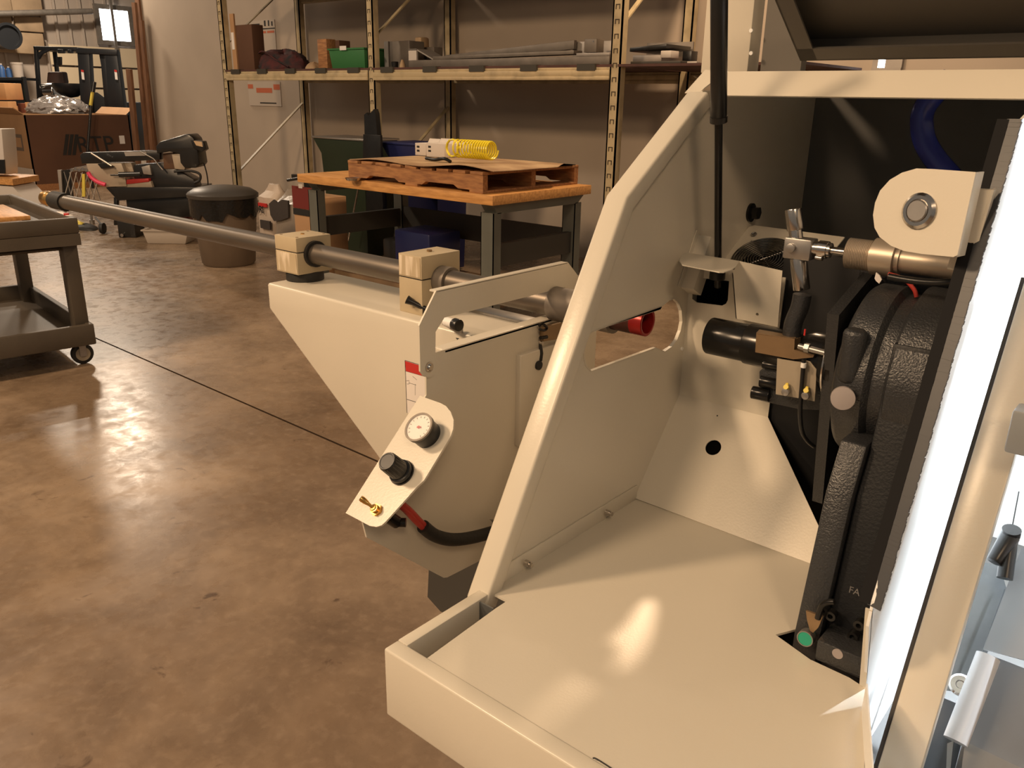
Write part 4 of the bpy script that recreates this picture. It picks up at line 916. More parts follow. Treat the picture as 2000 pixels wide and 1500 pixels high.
for j in range(ny):
    for i in (0, nx): b.faces.new((L[j][i], L[j + 1][i], Mw[j + 1][i], Mw[j][i]))
tag(obj('cardboard_sheet', b, CARDS), 'brown cardboard sheet with wavy edge covering the pallet', 'cardboard')
ZC = BZ + PH + .012
# yellow coil hose
hp0, hp1 = P('Y', 4.35, 900, 312), P('Y', 4.35, 962, 312)
b = B(); pts = []; turns = 13; Rc = .058
for k in range(turns * 18 + 1):
    u = k / (turns * 18); a_ = u * turns * 2 * math.pi
    x = hp0.x - .05 + (hp1.x - hp0.x + .05) * (u ** .75); pts.append((x, 4.35 + Rc * math.cos(a_), ZC + .035 + Rc + Rc * math.sin(a_)))
tube(b, pts, .0065, n=6)
hc_ = thing('coiled_air_hose', 'bright yellow coiled air hose lying on the cardboard sheet', 'air hose', (hp0.x, 4.35, ZC)); obj('hose_coil', b, YHOSE, hc_)
a_ = P('Y', 4.33, 885, 304)
b = B(); tube(b, [(a_.x + .012 * math.sin(3 * k), 4.33 + .012 * math.cos(2 * k), ZC + .068) and V((a_.x + .058 * math.cos(k / 24 * 4 * math.pi), 4.33 - .0005 * k, ZC + .095 + .058 * math.sin(k / 24 * 4 * math.pi))) for k in range(25)], .0065, n=6); obj('hose_loop', b, YHOSE, hc_)
b = B(); tube(b, smoothpts([P('Y', 4.25, *q_) for q_ in ((832, 309), (850, 312), (868, 310), (880, 316))]), .012); obj('hose_fitting', b, BLACKM, hc_)
# white cartons
for x0, x1, y0, Y, lab in ((811, 832, 279, 4.62, 'small open white carton left of the larger carton on pallet'), (833, 868, 279, 4.58, 'larger white carton with black print on the pallet'), (869, 899, 281, 4.75, 'white carton partly behind the yellow hose')):
    a, c = P('Y', Y, x0, 300), P('Y', Y, x1, 300); zt = P('Y', Y, x0, y0).z
    t = thing('white_carton', lab, 'carton', (a.x, Y, ZC)); obj('carton_body', box(B(), (a.x, Y, ZC), (c.x, Y + .14, zt)), BOXW, t, bev=.002)
    obj('carton_flap', obox(B(), (a.x, Y + .14, zt), (c.x - a.x, 0, 0), (0, .004, 0), (0, .02, .03)), BOXW, t)
    for k in range(2): obj('carton_print', box(B(), (a.x + .02, Y - .001, zt - .035 - k * .03), (a.x + .05, Y, zt - .02 - k * .03)), INK, t)
# small dish on the bench
p = P('Z', BZ, 690, 353); b = B(); lathe(b, (p.x, p.y, BZ), (0, 0, 1), [(0, .035), (.004, .05), (.02, .058), (.022, .05), (.008, .03)]); tag(obj('metal_dish', b, CHROME), 'small shiny dish on the bench left of the pallet', 'dish')
# black upright profile standing behind the bench
t = thing('black_profile', 'tall black ragged-top plastic profile standing behind the bench', 'profile', (-6.1, 5.1, 0))
pq = lambda x, y: P('Y', 5.06, x, y)
b = B(); sheet(b, [pq(711, 224), pq(716, 220), pq(719, 226), pq(724, 221), pq(730, 213), pq(733, 222), pq(740, 300), pq(748, 400), pq(744, 445), pq(716, 445), pq(714, 330)], (0, .05, 0)); obj('profile_web', b, BLACKP, t)
b = B(); sheet(b, [pq(714, 262), pq(747, 264), pq(748, 290), pq(749, 335), pq(713, 335)], (0, -.03, 0)); obj('profile_bracket', b, BLACKP, t, bev=.004)
# bins behind the bench
def wheelie(name, label, mt, x0, x1, yt, Y, lidm):
    a, c = P('Y', Y, x0, yt).x, P('Y', Y, x1, yt).x; zt = P('Y', Y, x0, yt).z
    t = thing(name, label, 'bin', ((a + c) / 2, Y + .2, 0)); i = .09
    b = B(); loft(b, [[(a + i + .05, Y + .06, .02), (c - i, Y + .06, .02), (c - i, Y + .4, .02), (a + i + .05, Y + .4, .02)], [(a + i, Y + .03, zt - .16), (c - i + .03, Y + .03, zt - .16), (c - i + .03, Y + .42, zt - .16), (a + i, Y + .42, zt - .16)], [(a + .01, Y, zt - .02), (c - .01, Y, zt - .02), (c - .01, Y + .42, zt - .02), (a + .01, Y + .42, zt - .02)]]); obj('bin_body', b, mt, t, bev=.01)
    b = B(); box(b, (a, Y - .01, zt - .02), (c, Y + .43, zt)); obj('bin_lid', b, lidm, t, bev=.006); return t
wheelie('waste_bin', 'dark green wheeled bin with silver sheet on top behind bench', BINGRN, 609, 712, 265, 5.13, mat('bright_sheet_lid', (.5, .46, .42), .25, metal=.8))
wheelie('waste_bin', 'dark blue wheeled bin behind the bench near white cartons', BINBLU, 742, 858, 276, 5.13, BINBLU)
# stick and tote under / behind the bench
b = B(); cyl(b, P('Y', 5.015, 708, 325), P('Y', 5.015, 680, 470), .009); tag(obj('metal_rod', b, CHROME), 'thin bright metal rod leaning behind the bench', 'rod')
p = P('Z', .17, 720, 475); b = B(); box(b, (-5.15, 4.45, .171), (-4.98, 4.75, .42)); tag(obj('black_toolbox', b, SAWB, bev=.02), 'black toolbox on the lower shelf under the bench', 'toolbox')
b = B(); box(b, (-4.95, 4.40, .171), (-4.55, 4.75, .52)); tag(obj('blue_tote', b, BINBLU, bev=.02), 'dark blue tote on the lower shelf under the bench', 'tote')
# cardboard box with red label beside the bench leg
a, c = P('Y', 4.25, 577, 455), P('Y', 4.25, 621, 455)
t = thing('labelled_carton', 'brown carton with dark red label standing left of bench leg', 'carton', (a.x, 4.3, 0)); zt = P('Y', 4.25, 600, 357).z
zt = min(zt, .70); obj('carton_body', box(B(), (a.x, 4.25, 0), (c.x + .02, 4.55, zt)), CARD, t, bev=.006)
lz = lambda y: P('Y', 4.25, 600, y).z
obj('red_label', box(B(), (a.x, 4.244, lz(409)), (c.x - .03, 4.25, lz(366))), mat('dark_red_print', (.16, .02, .015), .6), t)
obj('black_label_band', box(B(), (a.x, 4.243, lz(422)), (c.x - .03, 4.25, lz(410))), INK, t)
obj('white_symbol', box(B(), (a.x + .10, 4.241, lz(369)), (a.x + .15, 4.244, lz(361))), WHITEP, t)
# sacks
def sack(label, x0, x1, yb, yt, Y, mt, seed, txt=None):
    a, c = P('Y', Y, x0, yb).x, P('Y', Y, x1, yb).x; zt = P('Y', Y, (x0 + x1) / 2, yt).z; cx, rx = (a + c) / 2, (c - a) / 2
    t = thing('sack', label, 'sack', (cx, Y + .15, 0), 'sacks by the wall'); rnd = random.Random(seed); b = B(); rings = []
    for j in range(9):
        u = j / 8; k = (1 - .08 * abs(u - .4)) * (1 if u < .8 else 1 - (u - .8) * 2.6); zz_ = u * zt
        rings.append([(cx + rx * k * math.copysign(abs(math.cos(q)) ** .5, math.cos(q)) * (1 + rnd.uniform(-.03, .03)) + u * .05, Y + .16 + .14 * (k if u < .8 else k * .4) * math.copysign(abs(math.sin(q)) ** .6, math.sin(q)), zz_ + rnd.uniform(-.01, .01)) for q in [2 * math.pi * i / 24 for i in range(24)]])
    loft(b, rings); obj('sack_body', b, mt, t); return t, cx, rx, zt
t, cx, rx, zt = sack('white sack with red band and black letters behind the bin', 497, 532, 455, 362, 5.3, BAGW, 2)
rz = lambda y: P('Y', 5.30, 515, y).z
obj('red_print', box(B(), (cx - rx * .9, 5.292, rz(404)), (cx + rx * .6, 5.31, rz(397))), REDP, t)
text('black_lettering', 'DRI', .11, (cx - rx * .15, 5.288, rz(410)), (1, 0, 0), (0, 0, 1), INK, t, .003)
obj('dark_print', box(B(), (cx - rx * .2, 5.292, rz(446)), (cx + rx * .85, 5.31, rz(430))), BAGD, t)
t, cx, rx, zt = sack('crumpled grey sack with dark printed patch beside the brown carton', 528, 577, 458, 372, 5.2, mat('grey_film_sack', (.30, .25, .20), .35, bump=.6, bscale=14), 9)
obj('dark_print', sheet(B(), [P('Y', 5.195, *q_) for q_ in ((525, 398), (534, 390), (541, 396), (550, 390), (562, 392), (563, 425), (550, 430), (535, 432), (528, 420))], (0, .02, 0)), BAGD, t)

# ------------------------------------------------------------------ TRASH CAN
tc0 = P('Z', 0, 450, 517); TCX, TCY = -7.0, 4.16
TC = thing('trash_can', 'brown plastic trash can with black liner and dark domed lid', 'trash can', (TCX, TCY, 0))
obj('can_body', lathe(B(), (TCX, TCY, 0), (0, 0, 1), [(0, .225), (.02, .24), (.30, .265), (.305, .27), (.58, .29), (.60, .29)], 40), CANG, TC)
b = B(); rnd = random.Random(4); rings = []
for h, r in ((.47, .297), (.52, .298), (.60, .30), (.625, .302)):
    rings.append([(TCX + (r + rnd.uniform(0, .006)) * math.cos(q), TCY + (r + rnd.uniform(0, .006)) * math.sin(q), h + (rnd.uniform(-.05, .03) if h == .47 else 0)) for q in [2 * math.pi * i / 40 for i in range(40)]])
loft(b, rings, cap=False); obj('bin_liner', b, BAGB, TC)
obj('can_lid', lathe(B(), (TCX, TCY, .615), (0, 0, 1), [(0, .312), (.03, .315), (.045, .30), (.075, .25), (.095, .15), (.105, .06), (.106, .0)], 40), LIDG, TC)
b = B(); box(b, (TCX - .36, TCY - .05, .60), (TCX - .30, TCY + .05, .635)); obj('can_handle', b, LIDG, TC, bev=.008)

# ------------------------------------------------------------------ UTILITY CART
CT = thing('utility_cart', 'dark brown plastic utility cart with deep trays on casters', 'cart', (-4.76, 1.94, 0))
CL, CWd = 1.40, .62       # built with its near corner at the origin, then turned
rz_ = math.radians(180 - 7.5)
def tray_(z, h, name):
    b = B(); w = .035
    sheet(b, [(0, 0, z), (CL, 0, z), (CL, CWd, z), (0, CWd, z)], (0, 0, h), [[(w, w, z), (CL - w, w, z), (CL - w, CWd - w, z), (w, CWd - w, z)]]); return b
def cobj(name, bm, mt, par, **k):
    o = obj(name, bm, mt, None, **k); o.parent = par; return o
ut = cobj('top_tray', tray_(.765, .085, ''), CARTM, CT, bev=.008)
cobj('top_tray_floor', box(B(), (.02, .02, .775), (CL - .02, CWd - .02, .79)), CARTM, ut)
cobj('tray_lip', tray_(.70, .065, ''), CARTM, ut)
lt = cobj('bottom_tray', tray_(.13, .12, ''), CARTM, CT, bev=.006); cobj('bottom_tray_floor', box(B(), (.02, .02, .14), (CL - .02, CWd - .02, .155)), CARTM, lt)
for x in (.05, CL - .15):
    for y in (.01, CWd - .09):
        b = B(); box(b, (x, y, .14), (x + .10, y + .075, .77)); cobj('leg', b, CARTM, CT, bev=.006)
for y in (.03,): cobj('side_rod', cyl(B(), (.1, .05, .675), (.1, CWd - .05, .675), .010), CARTM, CT)
for x in (.10, CL - .10):
    for y in (.06, CWd - .06):
        cw = cobj('caster', cyl(B(), (x - .018, y, .062), (x + .018, y, .062), .06, n=28), RUBBER, CT, bev=.006)
        cobj('caster_hub', cyl(B(), (x - .022, y, .062), (x + .022, y, .062), .04, n=20), BRACK, cw)
        b = B(); box(b, (x - .03, y - .018, .05), (x - .024, y + .018, .12)); box(b, (x + .024, y - .018, .05), (x + .03, y + .018, .12)); box(b, (x - .03, y - .03, .115), (x + .03, y + .03, .135)); cobj('caster_fork', b, ZINC, cw)
cobj('red_push_button', cyl(B(), (.13, .02, .85), (.13, .02, .862), .014, n=16), REDP, CT)
CT.rotation_euler = (0, 0, rz_)
# what lies in the cart tray (placed in cart space)
def in_cart(name, label, cat, bm, mt):
    o = obj(name, bm, mt, None, bev=.002); o.location = CT.location; o.rotation_euler = CT.rotation_euler; return tag(o, label, cat)
in_cart('wooden_board', 'orange wooden board lying in the top tray of the cart', 'board', box(B(), (.50, .12, .791), (1.15, .50, .815)), WOOD)
in_cart('white_paper', 'white slip of paper on the rim of the cart', 'paper', box(B(), (.08, .0, .851), (.30, .03, .852)), WHITEP)
in_cart('tool_strip', 'bright steel strip lying beside the board in the cart', 'steel strip', box(B(), (.36, .18, .791), (.44, .30, .800)), CHROME)

# ------------------------------------------------------------------ BAND SAW and things round it
LAT = V((.7615, .6480, 0)).normalized(); DEP = V((-.6480, .7615, 0)).normalized()
def plane(base):
    return lambda x, y, k=0: PL(V(base) + DEP * k, DEP, x, y)
sbase = V((-9.0, 4.75, 0)); bq = plane(sbase)
SW = thing('band_saw', 'black and off-white horizontal band saw on a dark stand', 'band saw', sbase)
def ssheet(name, pts, k, dep, mt, par, bev=.004): return obj(name, sheet(B(), [bq(x, y, k) for x, y in pts], DEP * dep), mt, par, bev=bev)
ssheet('saw_bow', [(156, 303), (162, 298), (290, 294), (312, 296), (312, 312), (160, 320)], 0, .10, SAWB, SW)
ssheet('name_plate', [(242, 296.5), (285, 296), (287, 304), (245, 305)], -.01, .01, GREYL, SW, 0)
ssheet('motor_cover', [(304, 286), (312, 277), (362, 262), (370, 262), (378, 270), (385, 288), (390, 320), (383, 328), (360, 328), (352, 318), (350, 300), (330, 296), (306, 300)], -.06, .26, SAWB, SW, .012)
ssheet('control_box', [(372, 274), (396, 276), (401, 292), (394, 297), (378, 290)], -.10, .12, SAWB, SW, .006)
ssheet('control_label', [(378, 275), (394, 277), (396, 287), (383, 284)], -.105, .006, mat('tan_control_label', (.55, .38, .22), .6), SW, 0)
ssheet('gear_case', [(335, 301), (352, 300), (363, 322), (360, 332), (341, 330)], -.03, .2, SAWW, SW, .006)
ssheet('pulley_guard', [(318, 300), (338, 298), (342, 330), (320, 330)], .02, .16, mat('brown_guard', (.12, .06, .03), .5), SW)
ssheet('saw_table', [(168, 320), (237, 319), (243, 336), (247, 364), (212, 365), (190, 357), (176, 345)], -.04, .22, SAWW, SW, .004)
ssheet('clamp_arm', [(190, 320), (208, 318), (222, 326), (198, 330)], -.08, .04, SAWB, SW)
b = B(); tube(b, [bq(178, 299, -.12), bq(218, 324, -.12)], .012, n=8); obj('feed_handle', b, CHROME, SW)
b = B(); tube(b, [bq(274, 296, -.06), bq(300, 310, -.06), bq(318, 332, -.06)], .008, n=8); obj('hydraulic_line', b, CHROME, SW)
b = B(); cyl(b, bq(216, 342, -.1), bq(235, 342, -.1), .009); cyl(b, bq(233, 341, -.1), bq(275, 340, -.1), .028); obj('vise_screw', b, SAWB, SW)
ssheet('coolant_panel', [(247, 351), (290, 349), (291, 355), (247, 360)], -.03, .2, REDP, SW)
ssheet('vise_jaw', [(240, 318), (256, 318), (262, 338), (244, 338)], .04, .12, SAWW, SW)
ssheet('blade_guide', [(276, 326), (292, 322), (296, 342), (280, 340)], 0, .08, GREYL, SW)
b = B(); tube(b, smoothpts([bq(172, 336, -.10), bq(178, 346, -.10), bq(190, 355, -.10), bq(206, 361, -.10)]), .022, n=8); obj('pink_guard', b, PINK, SW)
ssheet('cabinet_face', [(225, 360), (294, 354), (300, 372), (232, 377)], -.02, .3, SAWW, SW)
ssheet('saw_frame', [(262, 322), (320, 318), (378, 350), (384, 372), (294, 372), (292, 352), (262, 350)], .03, .2, SAWB, SW, .006)
ssheet('drip_tray', [(206, 366), (384, 366), (384, 384), (230, 392)], -.05, .5, SAWB, SW, .006)
ssheet('stand_body', [(245, 380), (380, 380), (384, 424), (250, 424)], .02, .4, SAWB, SW)
for x in (222, 392):
    ssheet('stand_leg', [(x, 385), (x + 7, 385), (x + 6, 428 if x > 300 else 440), (x, 428 if x > 300 else 440)], .1, .06, SAWB, SW)
b = B(); tube(b, smoothpts([bq(340, 335, -.03), bq(372, 334, -.03), bq(390, 340, -.03), bq(390, 352, -.03), bq(380, 357, -.03)]), .014, n=8); obj('rubber_hose', b, RUBBER, SW)
b = B(); tube(b, smoothpts([bq(398, 318, .05), bq(404, 340, .05), bq(406, 362, .05), bq(400, 380, .05)]), .008, n=6); obj('power_cord', b, RUBBER, SW)
p = bq(199, 436, -.15); b = B(); cyl(b, V((p.x, p.y, .062)) - LAT * .02, V((p.x, p.y, .062)) + LAT * .02, .06, n=20); wo = obj('stand_wheel', b, RUBBER, SW, bev=.005)
b = B(); tube(b, [V((p.x, p.y, .09)), bq(186, 424, -.12)], .012, n=8); obj('wheel_arm', b, CHROME, wo)
# expanding roller conveyor, folded, standing left of the saw
cb = V((-10.1, 4.55, 0)); eq = plane(cb)
EC = thing('expanding_conveyor', 'folded lattice roller conveyor standing left of the band saw', 'conveyor', cb)
for k in range(6):
    x = 125 + k * 11
    for s in (0, 1):
        p, q_ = (eq(x, 335 + k, -.03 + .02 * s), eq(x + 16, 386 + k, -.03 + .02 * s)) if s else (eq(x + 14, 335 + k, -.03), eq(x + 1, 386 + k, -.03))
        b = B(); bar(b, p, q_, .004, .016, up=DEP); obj('lattice_bar', b, GREYL if s else BOXW, EC)
for k in range(6):
    b = B(); p = eq(140 + k * 7, 332 - (k % 2) * 2, 0); cyl(b, p, p + DEP * .4, .02, n=10); obj('roller', b, CHROME, EC)
b = B(); sheet(b, [eq(112, 332), eq(119, 332), eq(122, 380), eq(117, 380)], DEP * .03); obj('end_plate', b, GREYL, EC)
b = B(); sheet(b, [eq(119, 333, .03), eq(136, 331, .03), eq(142, 385, .03), eq(122, 385, .03)], DEP * .03); obj('inner_plate', b, SAWB, EC)
b = B(); sheet(b, [eq(160, 340, -.06), eq(165, 340, -.06), eq(166, 384, -.06), eq(160, 384, -.06)], DEP * .02); obj('yellow_strap', b, YEL, EC)
for x in (122, 172):
    b = B(); p = eq(x, 380, 0); cyl(b, (p.x, p.y, .05), p, .015, n=8); cyl(b, (p.x, p.y, 0), (p.x, p.y, .05), .03, n=10); obj('conveyor_leg', b, ZINC, EC)
# floor pieces round the saw
p = P('Z', 0, 165, 446); t = thing('mop_head', 'flattened yellow and black mop head lying on the floor', 'mop', (p.x, p.y, 0)); obj('mop_base', heap('', p.x, p.y, 0, .26, .12, .05, None, 3), RUBBER, t); obj('mop_fringe', heap('', p.x - .12, p.y - .03, .02, .14, .08, .06, None, 8), YEL, t)
a, c = P('Z', 0, 232, 464), P('Z', 0, 260, 468)
t = thing('coolant_tank', 'dark square coolant tank on the floor under the saw', 'tank', a); b = B(); obox(b, V((a.x, a.y, 0)), LAT * .19, DEP * .25, (0, 0, .22)); obj('tank_body', b, SAWB, t, bev=.01); b = B(); q_ = V((a.x, a.y, .03)) + LAT * .05; cyl(b, q_, q_ - DEP * .03, .018, n=10); obj('drain_cap', b, CHROME, t)
a = P('Z', 0, 288, 476)
t = thing('white_tub', 'shallow off-white plastic tub on the floor below the steel tube', 'tub', a)
def ofr(o, w0, d0, w1, d1, h):
    o = V(o); f = lambda w, d, z: [o - LAT * w + V((0, 0, z)), o + LAT * w + V((0, 0, z)), o + LAT * w + DEP * 2 * d + V((0, 0, z)), o - LAT * w + DEP * 2 * d + V((0, 0, z))]
    return f(w0, d0, 0), f(w1, d1, h)
o_ = V((a.x, a.y, 0)) + LAT * .2
r0_, r1_ = ofr(o_, .20, .13, .24, .16, .13); b = B(); loft(b, [r0_, r1_]); obj('tub_body', b, TUBW, t, bev=.01)
f1 = [V(p) for p in r1_]; cc_ = sum(f1, V()) / 4; obj('tub_rim', sheet(B(), [cc_ + (p - cc_) * 1.05 for p in f1], (0, 0, .015), [[cc_ + (p - cc_) * .92 for p in f1]]), TUBW, t)
a = P('Z', 0, 312, 440); b_ = P('Z', 0, 372, 445)
t = thing('red_tank', 'dark red tank standing on the floor at right end of the saw', 'tank', (a.x, a.y, 0)); b = B(); obox(b, V((a.x, a.y, 0)) + DEP * .0, LAT * .36, DEP * .25, (0, 0, .30)); obj('tank_body', b, mat('dark_red_tank', (.20, .015, .012), .4), t, bev=.03); obj('tank_cap', cyl(B(), V((a.x, a.y, .30)) + LAT * .1 + DEP * .1, V((a.x, a.y, .33)) + LAT * .1 + DEP * .1, .04), BLACKP, t)

# ------------------------------------------------------------------ BIG CARDBOARD BOX, lumber, forklift, far shelves
gx = -14.4; gy0, gy1 = 5.31, 6.95; gz = 1.15
GB = thing('pallet_carton', 'huge dark brown carton with printed logo by the end of wall', 'carton', (gx, 6.1, 0))
T0 = .02
obj('carton_side', box(B(), (gx - .02, gy0, .10), (gx, gy1, gz)), CARDD, GB)
obj('carton_front', box(B(), (gx - 1.25, gy0, .10), (gx, gy0 + .02, gz)), CARD, GB)  # lighter cardboard than the side: light on this face put into its colour
obj('carton_back', box(B(), (gx - 1.25, gy1 - .02, .10), (gx, gy1, gz)), CARD, GB); obj('carton_far_side', box(B(), (gx - 1.25, gy0, .10), (gx - 1.23, gy1, gz)), CARD, GB)
obj('carton_base', box(B(), (gx - 1.25, gy0, .0), (gx, gy1, .10)), PALLET, GB)
obj('corner_wrap', box(B(), (gx - .9, gy0 - .012, .02), (gx + .012, gy0 - .004, .34)), mat('stretch_wrap', (.55, .47, .40), .12, bump=.6, bscale=10), GB)  # pale glossy wrap low on the carton front
lgo = P('X', gx, 183, 283); up_ = V((0, 0, 1))
text('logo_letters', 'RTP', .36, lgo + V((.004, .03, 0)), (0, 1, 0), (0, -.12, 1), INK, GB, .002)
for k in range(3):
    o_ = P('X', gx, 123 + k * 9, 303); b = B(); obox(b, o_, (0, .055, 0), (0, .09, .32), (.004, 0, 0)); obj('logo_stripe', b, INK, GB)
obj('white_label', box(B(), (gx, P('X', gx, 233, 270).y, P('X', gx, 233, 281).z), (gx + .004, P('X', gx, 243, 270).y, P('X', gx, 233, 265).z)), WHITEP, GB)
fa, fb2 = P('Y', gy0, 22, 292), P('Y', gy0, 42, 263)
obj('grey_stamp', sheet(B(), [(fa.x, gy0 - .002, fa.z), (fb2.x, gy0 - .002, fa.z), (fb2.x, gy0 - .002, fb2.z), (fa.x, gy0 - .002, fb2.z)], (0, -.002, 0), [[(fa.x + .05, gy0 - .002, fa.z + .05), (fb2.x - .05, gy0 - .002, fa.z + .05), (fb2.x - .05, gy0 - .002, fb2.z - .05), (fa.x + .05, gy0 - .002, fb2.z - .05)]]), mat('grey_stamp_ink', (.16, .12, .09), .8), GB)
for k, (dy, dz) in enumerate(((-.6, .13), (.25, .1))):
    obj('carton_flap', obox(B(), (gx - 1.2, gy0 + .01 if k == 0 else gy1 - .02, gz), (1.15, 0, 0), (0, -.14 if k == 0 else .12, .10), (0, .01, .01)), CARD, GB)
hp_ = P('X', gx - .5, 118, 225)
b = heap('', gx - .55, hp_.y, gz + .01, .50, .46, .24, None, 12, .25, 46, 16, .022); o_ = tag(obj('film_heap', b, FOILM), 'crumpled clear plastic film heaped on top of the huge carton', 'plastic film')
o_['kind'] = 'stuff'; del o_['category']; o_['label'] = 'crumpled clear plastic film heaped on top of the huge carton'
# pole leaning on the box
t = thing('push_broom', 'dark pole with yellow band leaning against the huge carton', 'broom', (gx + .2, 6.3, 0))
pq = lambda x, y: P('X', gx + .12, x, y)
b = B(); cyl(b, pq(171, 295), pq(179, 190), .022, n=10); obj('pole', b, SAWB, t)
b = B(); cyl(b, pq(177, 206), pq(181, 178), .026, n=10); obj('yellow_band', b, YEL, t); b = B(); cyl(b, pq(181, 180), pq(184, 160), .035, n=10); obj('grip', b, SAWB, t)
b = B(); cyl(b, (pq(171, 295).x, pq(171, 295).y, .0), pq(171, 295), .022, n=10); obj('lower_pole', b, SAWB, t)
# lumber leaning at the wall end
for k, (x0, y0, x1, y1, w_, lab) in enumerate(((262, 5, 285, 296, .10, 'tall brown plank leaning at the wall end, nearest the forklift'), (276, 40, 294, 296, .09, 'shorter reddish plank leaning at the wall end beside wall'), (252, 135, 262, 285, .14, 'short dark board hanging behind the leaning planks'))):
    yy = WY - .10 - .06 * k
    p, q_ = P('Y', yy, x0, y0), P('Y', yy, x1, y1); e_ = P('Y', yy, x1 + 4, 330); e_ = V((q_.x + .03, yy, .0))
    b = B(); bar(b, p if k != 1 else p, e_, w_, .04, up=(0, 1, 0)); tag(obj('lumber_plank', b, LUMBER if k < 2 else SAWB if False else LUMBER), lab, 'plank', 'lumber at the wall end')
# forklift far behind
fbx = V((-17.5, 7.6, 0)); fq_ = plane(fbx)
FK = thing('forklift', 'black forklift with tall twin mast standing behind the huge carton', 'forklift', fbx)
def fsh(name, pts, k, dep, mt, bev=.01): return obj(name, sheet(B(), [fq_(x, y, k) for x, y in pts], DEP * dep), mt, FK, bev=bev)
fsh('mast_rail', [(150, 96), (173, 98), (181, 240), (160, 240)], -.9, .16, FORK)
fsh('mast_rail', [(204, 98), (227, 100), (246, 240), (215, 240)], -.9, .16, FORK)
fsh('mast_top_bar', [(148, 93), (228, 97), (228, 108), (148, 104)], -.92, .12, FORK)
fsh('mast_inner_step', [(192, 100), (206, 100), (214, 215), (205, 215), (197, 128)], -.85, .10, FORK)
fsh('load_backrest', [(160, 188), (186, 180), (200, 190), (215, 190), (216, 260), (160, 260)], -.8, .08, FORK)
for x, y in ((160, 136), (225, 136)):
    fsh('warning_label', [(x - 2, y), (x + 3, y + 1), (x + 5, y + 20), (x, y + 19)], -.94, .01, WHITEP, 0); fsh('red_label', [(x - 2, y), (x + 3, y + 1), (x + 3.5, y + 5), (x - 1.5, y + 4)], -.945, .01, REDP, 0)
fsh('overhead_guard', [(64, 90), (150, 92), (152, 100), (66, 98)], -.2, 1.1, FORK)
fsh('guard_post', [(65, 90), (71, 90), (80, 215), (73, 215)], -.2, .08, FORK)
fsh('guard_post', [(101, 95), (107, 95), (120, 200), (114, 200)], .6, .08, FORK)
fsh('guard_bracket', [(72, 104), (86, 95), (100, 96), (82, 106), (76, 116)], -.22, .06, FORK)
fsh('head_lamp', [(112, 96), (123, 96), (123, 104), (112, 104)], -.3, .1, FORK); fsh('head_lamp', [(131, 97), (139, 97), (139, 104), (132, 104)], -.3, .1, FORK)
fsh('mirror', [(111, 111), (120, 111), (120, 127), (112, 127)], -.1, .04, SAWB)
fsh('seat_back', [(92, 140), (122, 140), (126, 163), (90, 163)], .3, .2, mat('brown_seat', (.06, .03, .022), .6), .03)
b = B(); p = fq_(92, 180, 0); cyl(b, fq_(80, 179, 0), fq_(112, 178, 0), .16, n=28); obj('gas_cylinder', b, CHROME, FK, bev=.04, seg=3)
b = B(); p = fq_(137, 176, -.4); lathe(b, p + V((0, 0, .12)), (0, 0, -1), [(0, .30), (.05, .30), (.16, .24), (.24, .12), (.26, 0)], 30); obj('engine_hood', b, FORK, FK)
fsh('truck_body', [(70, 200), (240, 200), (245, 300), (75, 300)], -.6, 1.6, FORK, .05)
for dx in (-.45, .45):
    c = fbx + LAT * dx - DEP * .7; b = B(); cyl(b, V((c.x, c.y, .33)) - LAT * .12, V((c.x, c.y, .33)) + LAT * .12, .33, n=28); obj('wheel', b, RUBBER, FK, bev=.03)
# shelving unit with bottles at the far left
fsb = V((-17.6, 5.6, 0)); sq_ = plane(fsb)
FS = thing('parts_shelf', 'dark metal shelf with bottles at the far left edge', 'shelf', fsb)
for yb in (152, 196):
    obj('shelf_board', sheet(B(), [sq_(-40, yb), sq_(50, yb), sq_(50, yb + 5), sq_(-40, yb + 5)], DEP * .45), FORK, FS)
obj('shelf_back', sheet(B(), [sq_(-40, 155, .4), sq_(50, 155, .4), sq_(50, 216, .4), sq_(-40, 216, .4)], DEP * .03), FORK, FS)
for x in (-38, 46): b = B(); p = sq_(x, 150); box(b, (p.x - .03, p.y - .03, 0), (p.x + .03, p.y + .03, p.z)); obj('shelf_post', b, FORK, FS)
def bottle(x0, x1, yt, yb, mt, cap, lab, cat='bottle', k=.1):
    p, q_ = sq_(x0, yb, k), sq_(x1, yb, k); c = (p + q_) / 2; r = (q_ - p).length / 2; h = sq_((x0 + x1) / 2, yt, k).z - c.z
    t = thing(cat.replace(' ', '_'), lab, cat, c, 'containers on the far shelf'); obj('body', lathe(B(), c, (0, 0, 1), [(0, r), (h * .7, r), (h * .85, r * .5), (h * .9, r * .4)] if cat == 'bottle' else [(0, r * .85), (h * .85, r), (h * .86, r * 1.05), (h * .9, r * 1.05)], 20), mt, t); obj('cap', cyl(B(), c + V((0, 0, h * .9)), c + V((0, 0, h)), r * (.42 if cat == 'bottle' else 1.07), n=16), cap, t)
BLUEB = mat('blue_bottle', (.06, .16, .42), .35)
bottle(0, 11, 124, 151, BLUEB, WHITEP, 'blue bottle at the left edge of the far shelf')
bottle(14, 25, 130, 151, BLUEB, WHITEP, 'shorter blue bottle beside the white bucket on far shelf')
bottle(26, 47, 122, 151, BOXW, BOXW, 'white plastic bucket on top of the far shelf', 'bucket')
bottle(9, 18, 172, 195, WHITEP, WHITEP, 'pale bottle on the lower board of the far shelf')
bottle(20, 33, 168, 195, mat('greenish_jar', (.12, .20, .14), .4), WHITEP, 'greenish jar with pale lid on the lower board of far shelf')
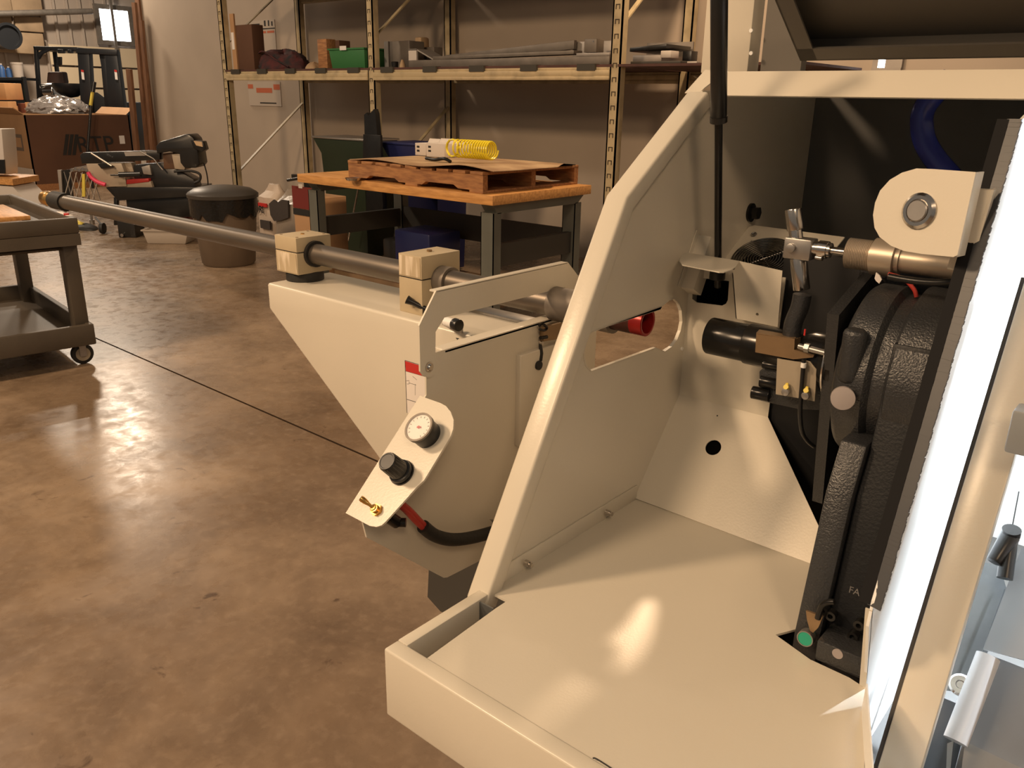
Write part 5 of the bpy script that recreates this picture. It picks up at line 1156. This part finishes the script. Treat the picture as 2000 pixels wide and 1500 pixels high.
# cartons in front of that shelf
def fbox(name, pts, k, dep, mt, lab, cat='carton'):
    o_ = sq_(pts[0][0], pts[0][1], k); zb_ = 0
    return tag(obj(name, sheet(B(), [sq_(x, y, k) for x, y in pts], DEP * dep), mt, bev=.01), lab, cat)
ORC = mat('orange_cardboard', (.60, .32, .14), .7, var=.1)
def fcol(x0, x1, yt, k, dep, mt, lab, zb_=0):
    p, q_ = sq_(x0, yt, k), sq_(x1, yt, k); b = B(); obox(b, V((p.x, p.y, zb_)), q_ - p, DEP * dep, (0, 0, p.z - zb_)); return tag(obj('stacked_carton', b, mt, bev=.01), lab, 'carton', 'cartons at the far left')
fcol(-34, 15, 198, -1.3, .25, ORC, 'wide orange brown carton at the left edge of picture')
fcol(-30, 8, 162, -1.25, .5, ORC, 'upper orange brown carton stacked at the left edge of picture', sq_(0, 197, -1.3).z + .01)
fcol(19, 28, 207, -.55, .3, ORC, 'narrow orange carton beside the wide one')
ya_, yb_, yc_ = P('X', -15.75, 49, 202), P('X', -15.75, 66, 202), P('X', -15.75, 148, 202)
t = thing('open_carton', 'red brown open carton seen just above the huge carton', 'carton', (-15.9, ya_.y, 0))
obj('carton_body', box(B(), (-16.1, ya_.y, 0), (-15.76, yc_.y, ya_.z)), mat('red_brown_carton', (.28, .09, .05), .7), t, bev=.01)
obj('carton_flap', box(B(), (-15.755, ya_.y, .2), (-15.745, yb_.y, ya_.z + .02)), ORC, t)
# white machine and table at far left behind cart
ob = V((-12.0, 3.6, 0)); oq = plane(ob)
t = thing('packing_table', 'orange topped table with white cloth at far left behind the cart', 'table', ob)
obj('table_top', sheet(B(), [oq(-60, 345), oq(24, 350), oq(26, 362), oq(-60, 356)], DEP * .6), WOOD, t)
obj('table_skirt', sheet(B(), [oq(-60, 358, .02), oq(24, 364, .02), oq(60, 402, .02), oq(-60, 400, .02)], DEP * .5), BOXW, t)
for x in (-50, 20): b = B(); p = oq(x, 352, .3); box(b, (p.x - .03, p.y - .03, 0), (p.x + .03, p.y + .03, p.z)); obj('table_leg', b, GREYM, t)
ob2 = V((-13.0, 4.1, 0)); oq2 = plane(ob2); zt = oq(0, 350, .3).z
t = thing('white_printer', 'white box-shaped printer with black front on the packing table', 'printer', oq(0, 350, .2))
obj('printer_body', sheet(B(), [oq(-60, 252, .15), oq(3, 252, .15), oq(9, 322, .15), oq(9, 342, .15), oq(-60, 339, .15)], DEP * .3), BOXW, t, bev=.01)
obj('printer_front', sheet(B(), [oq(-60, 312, .14), oq(8, 312, .14), oq(10, 339, .14), oq(-60, 336, .14)], DEP * .02), BLACKP, t)
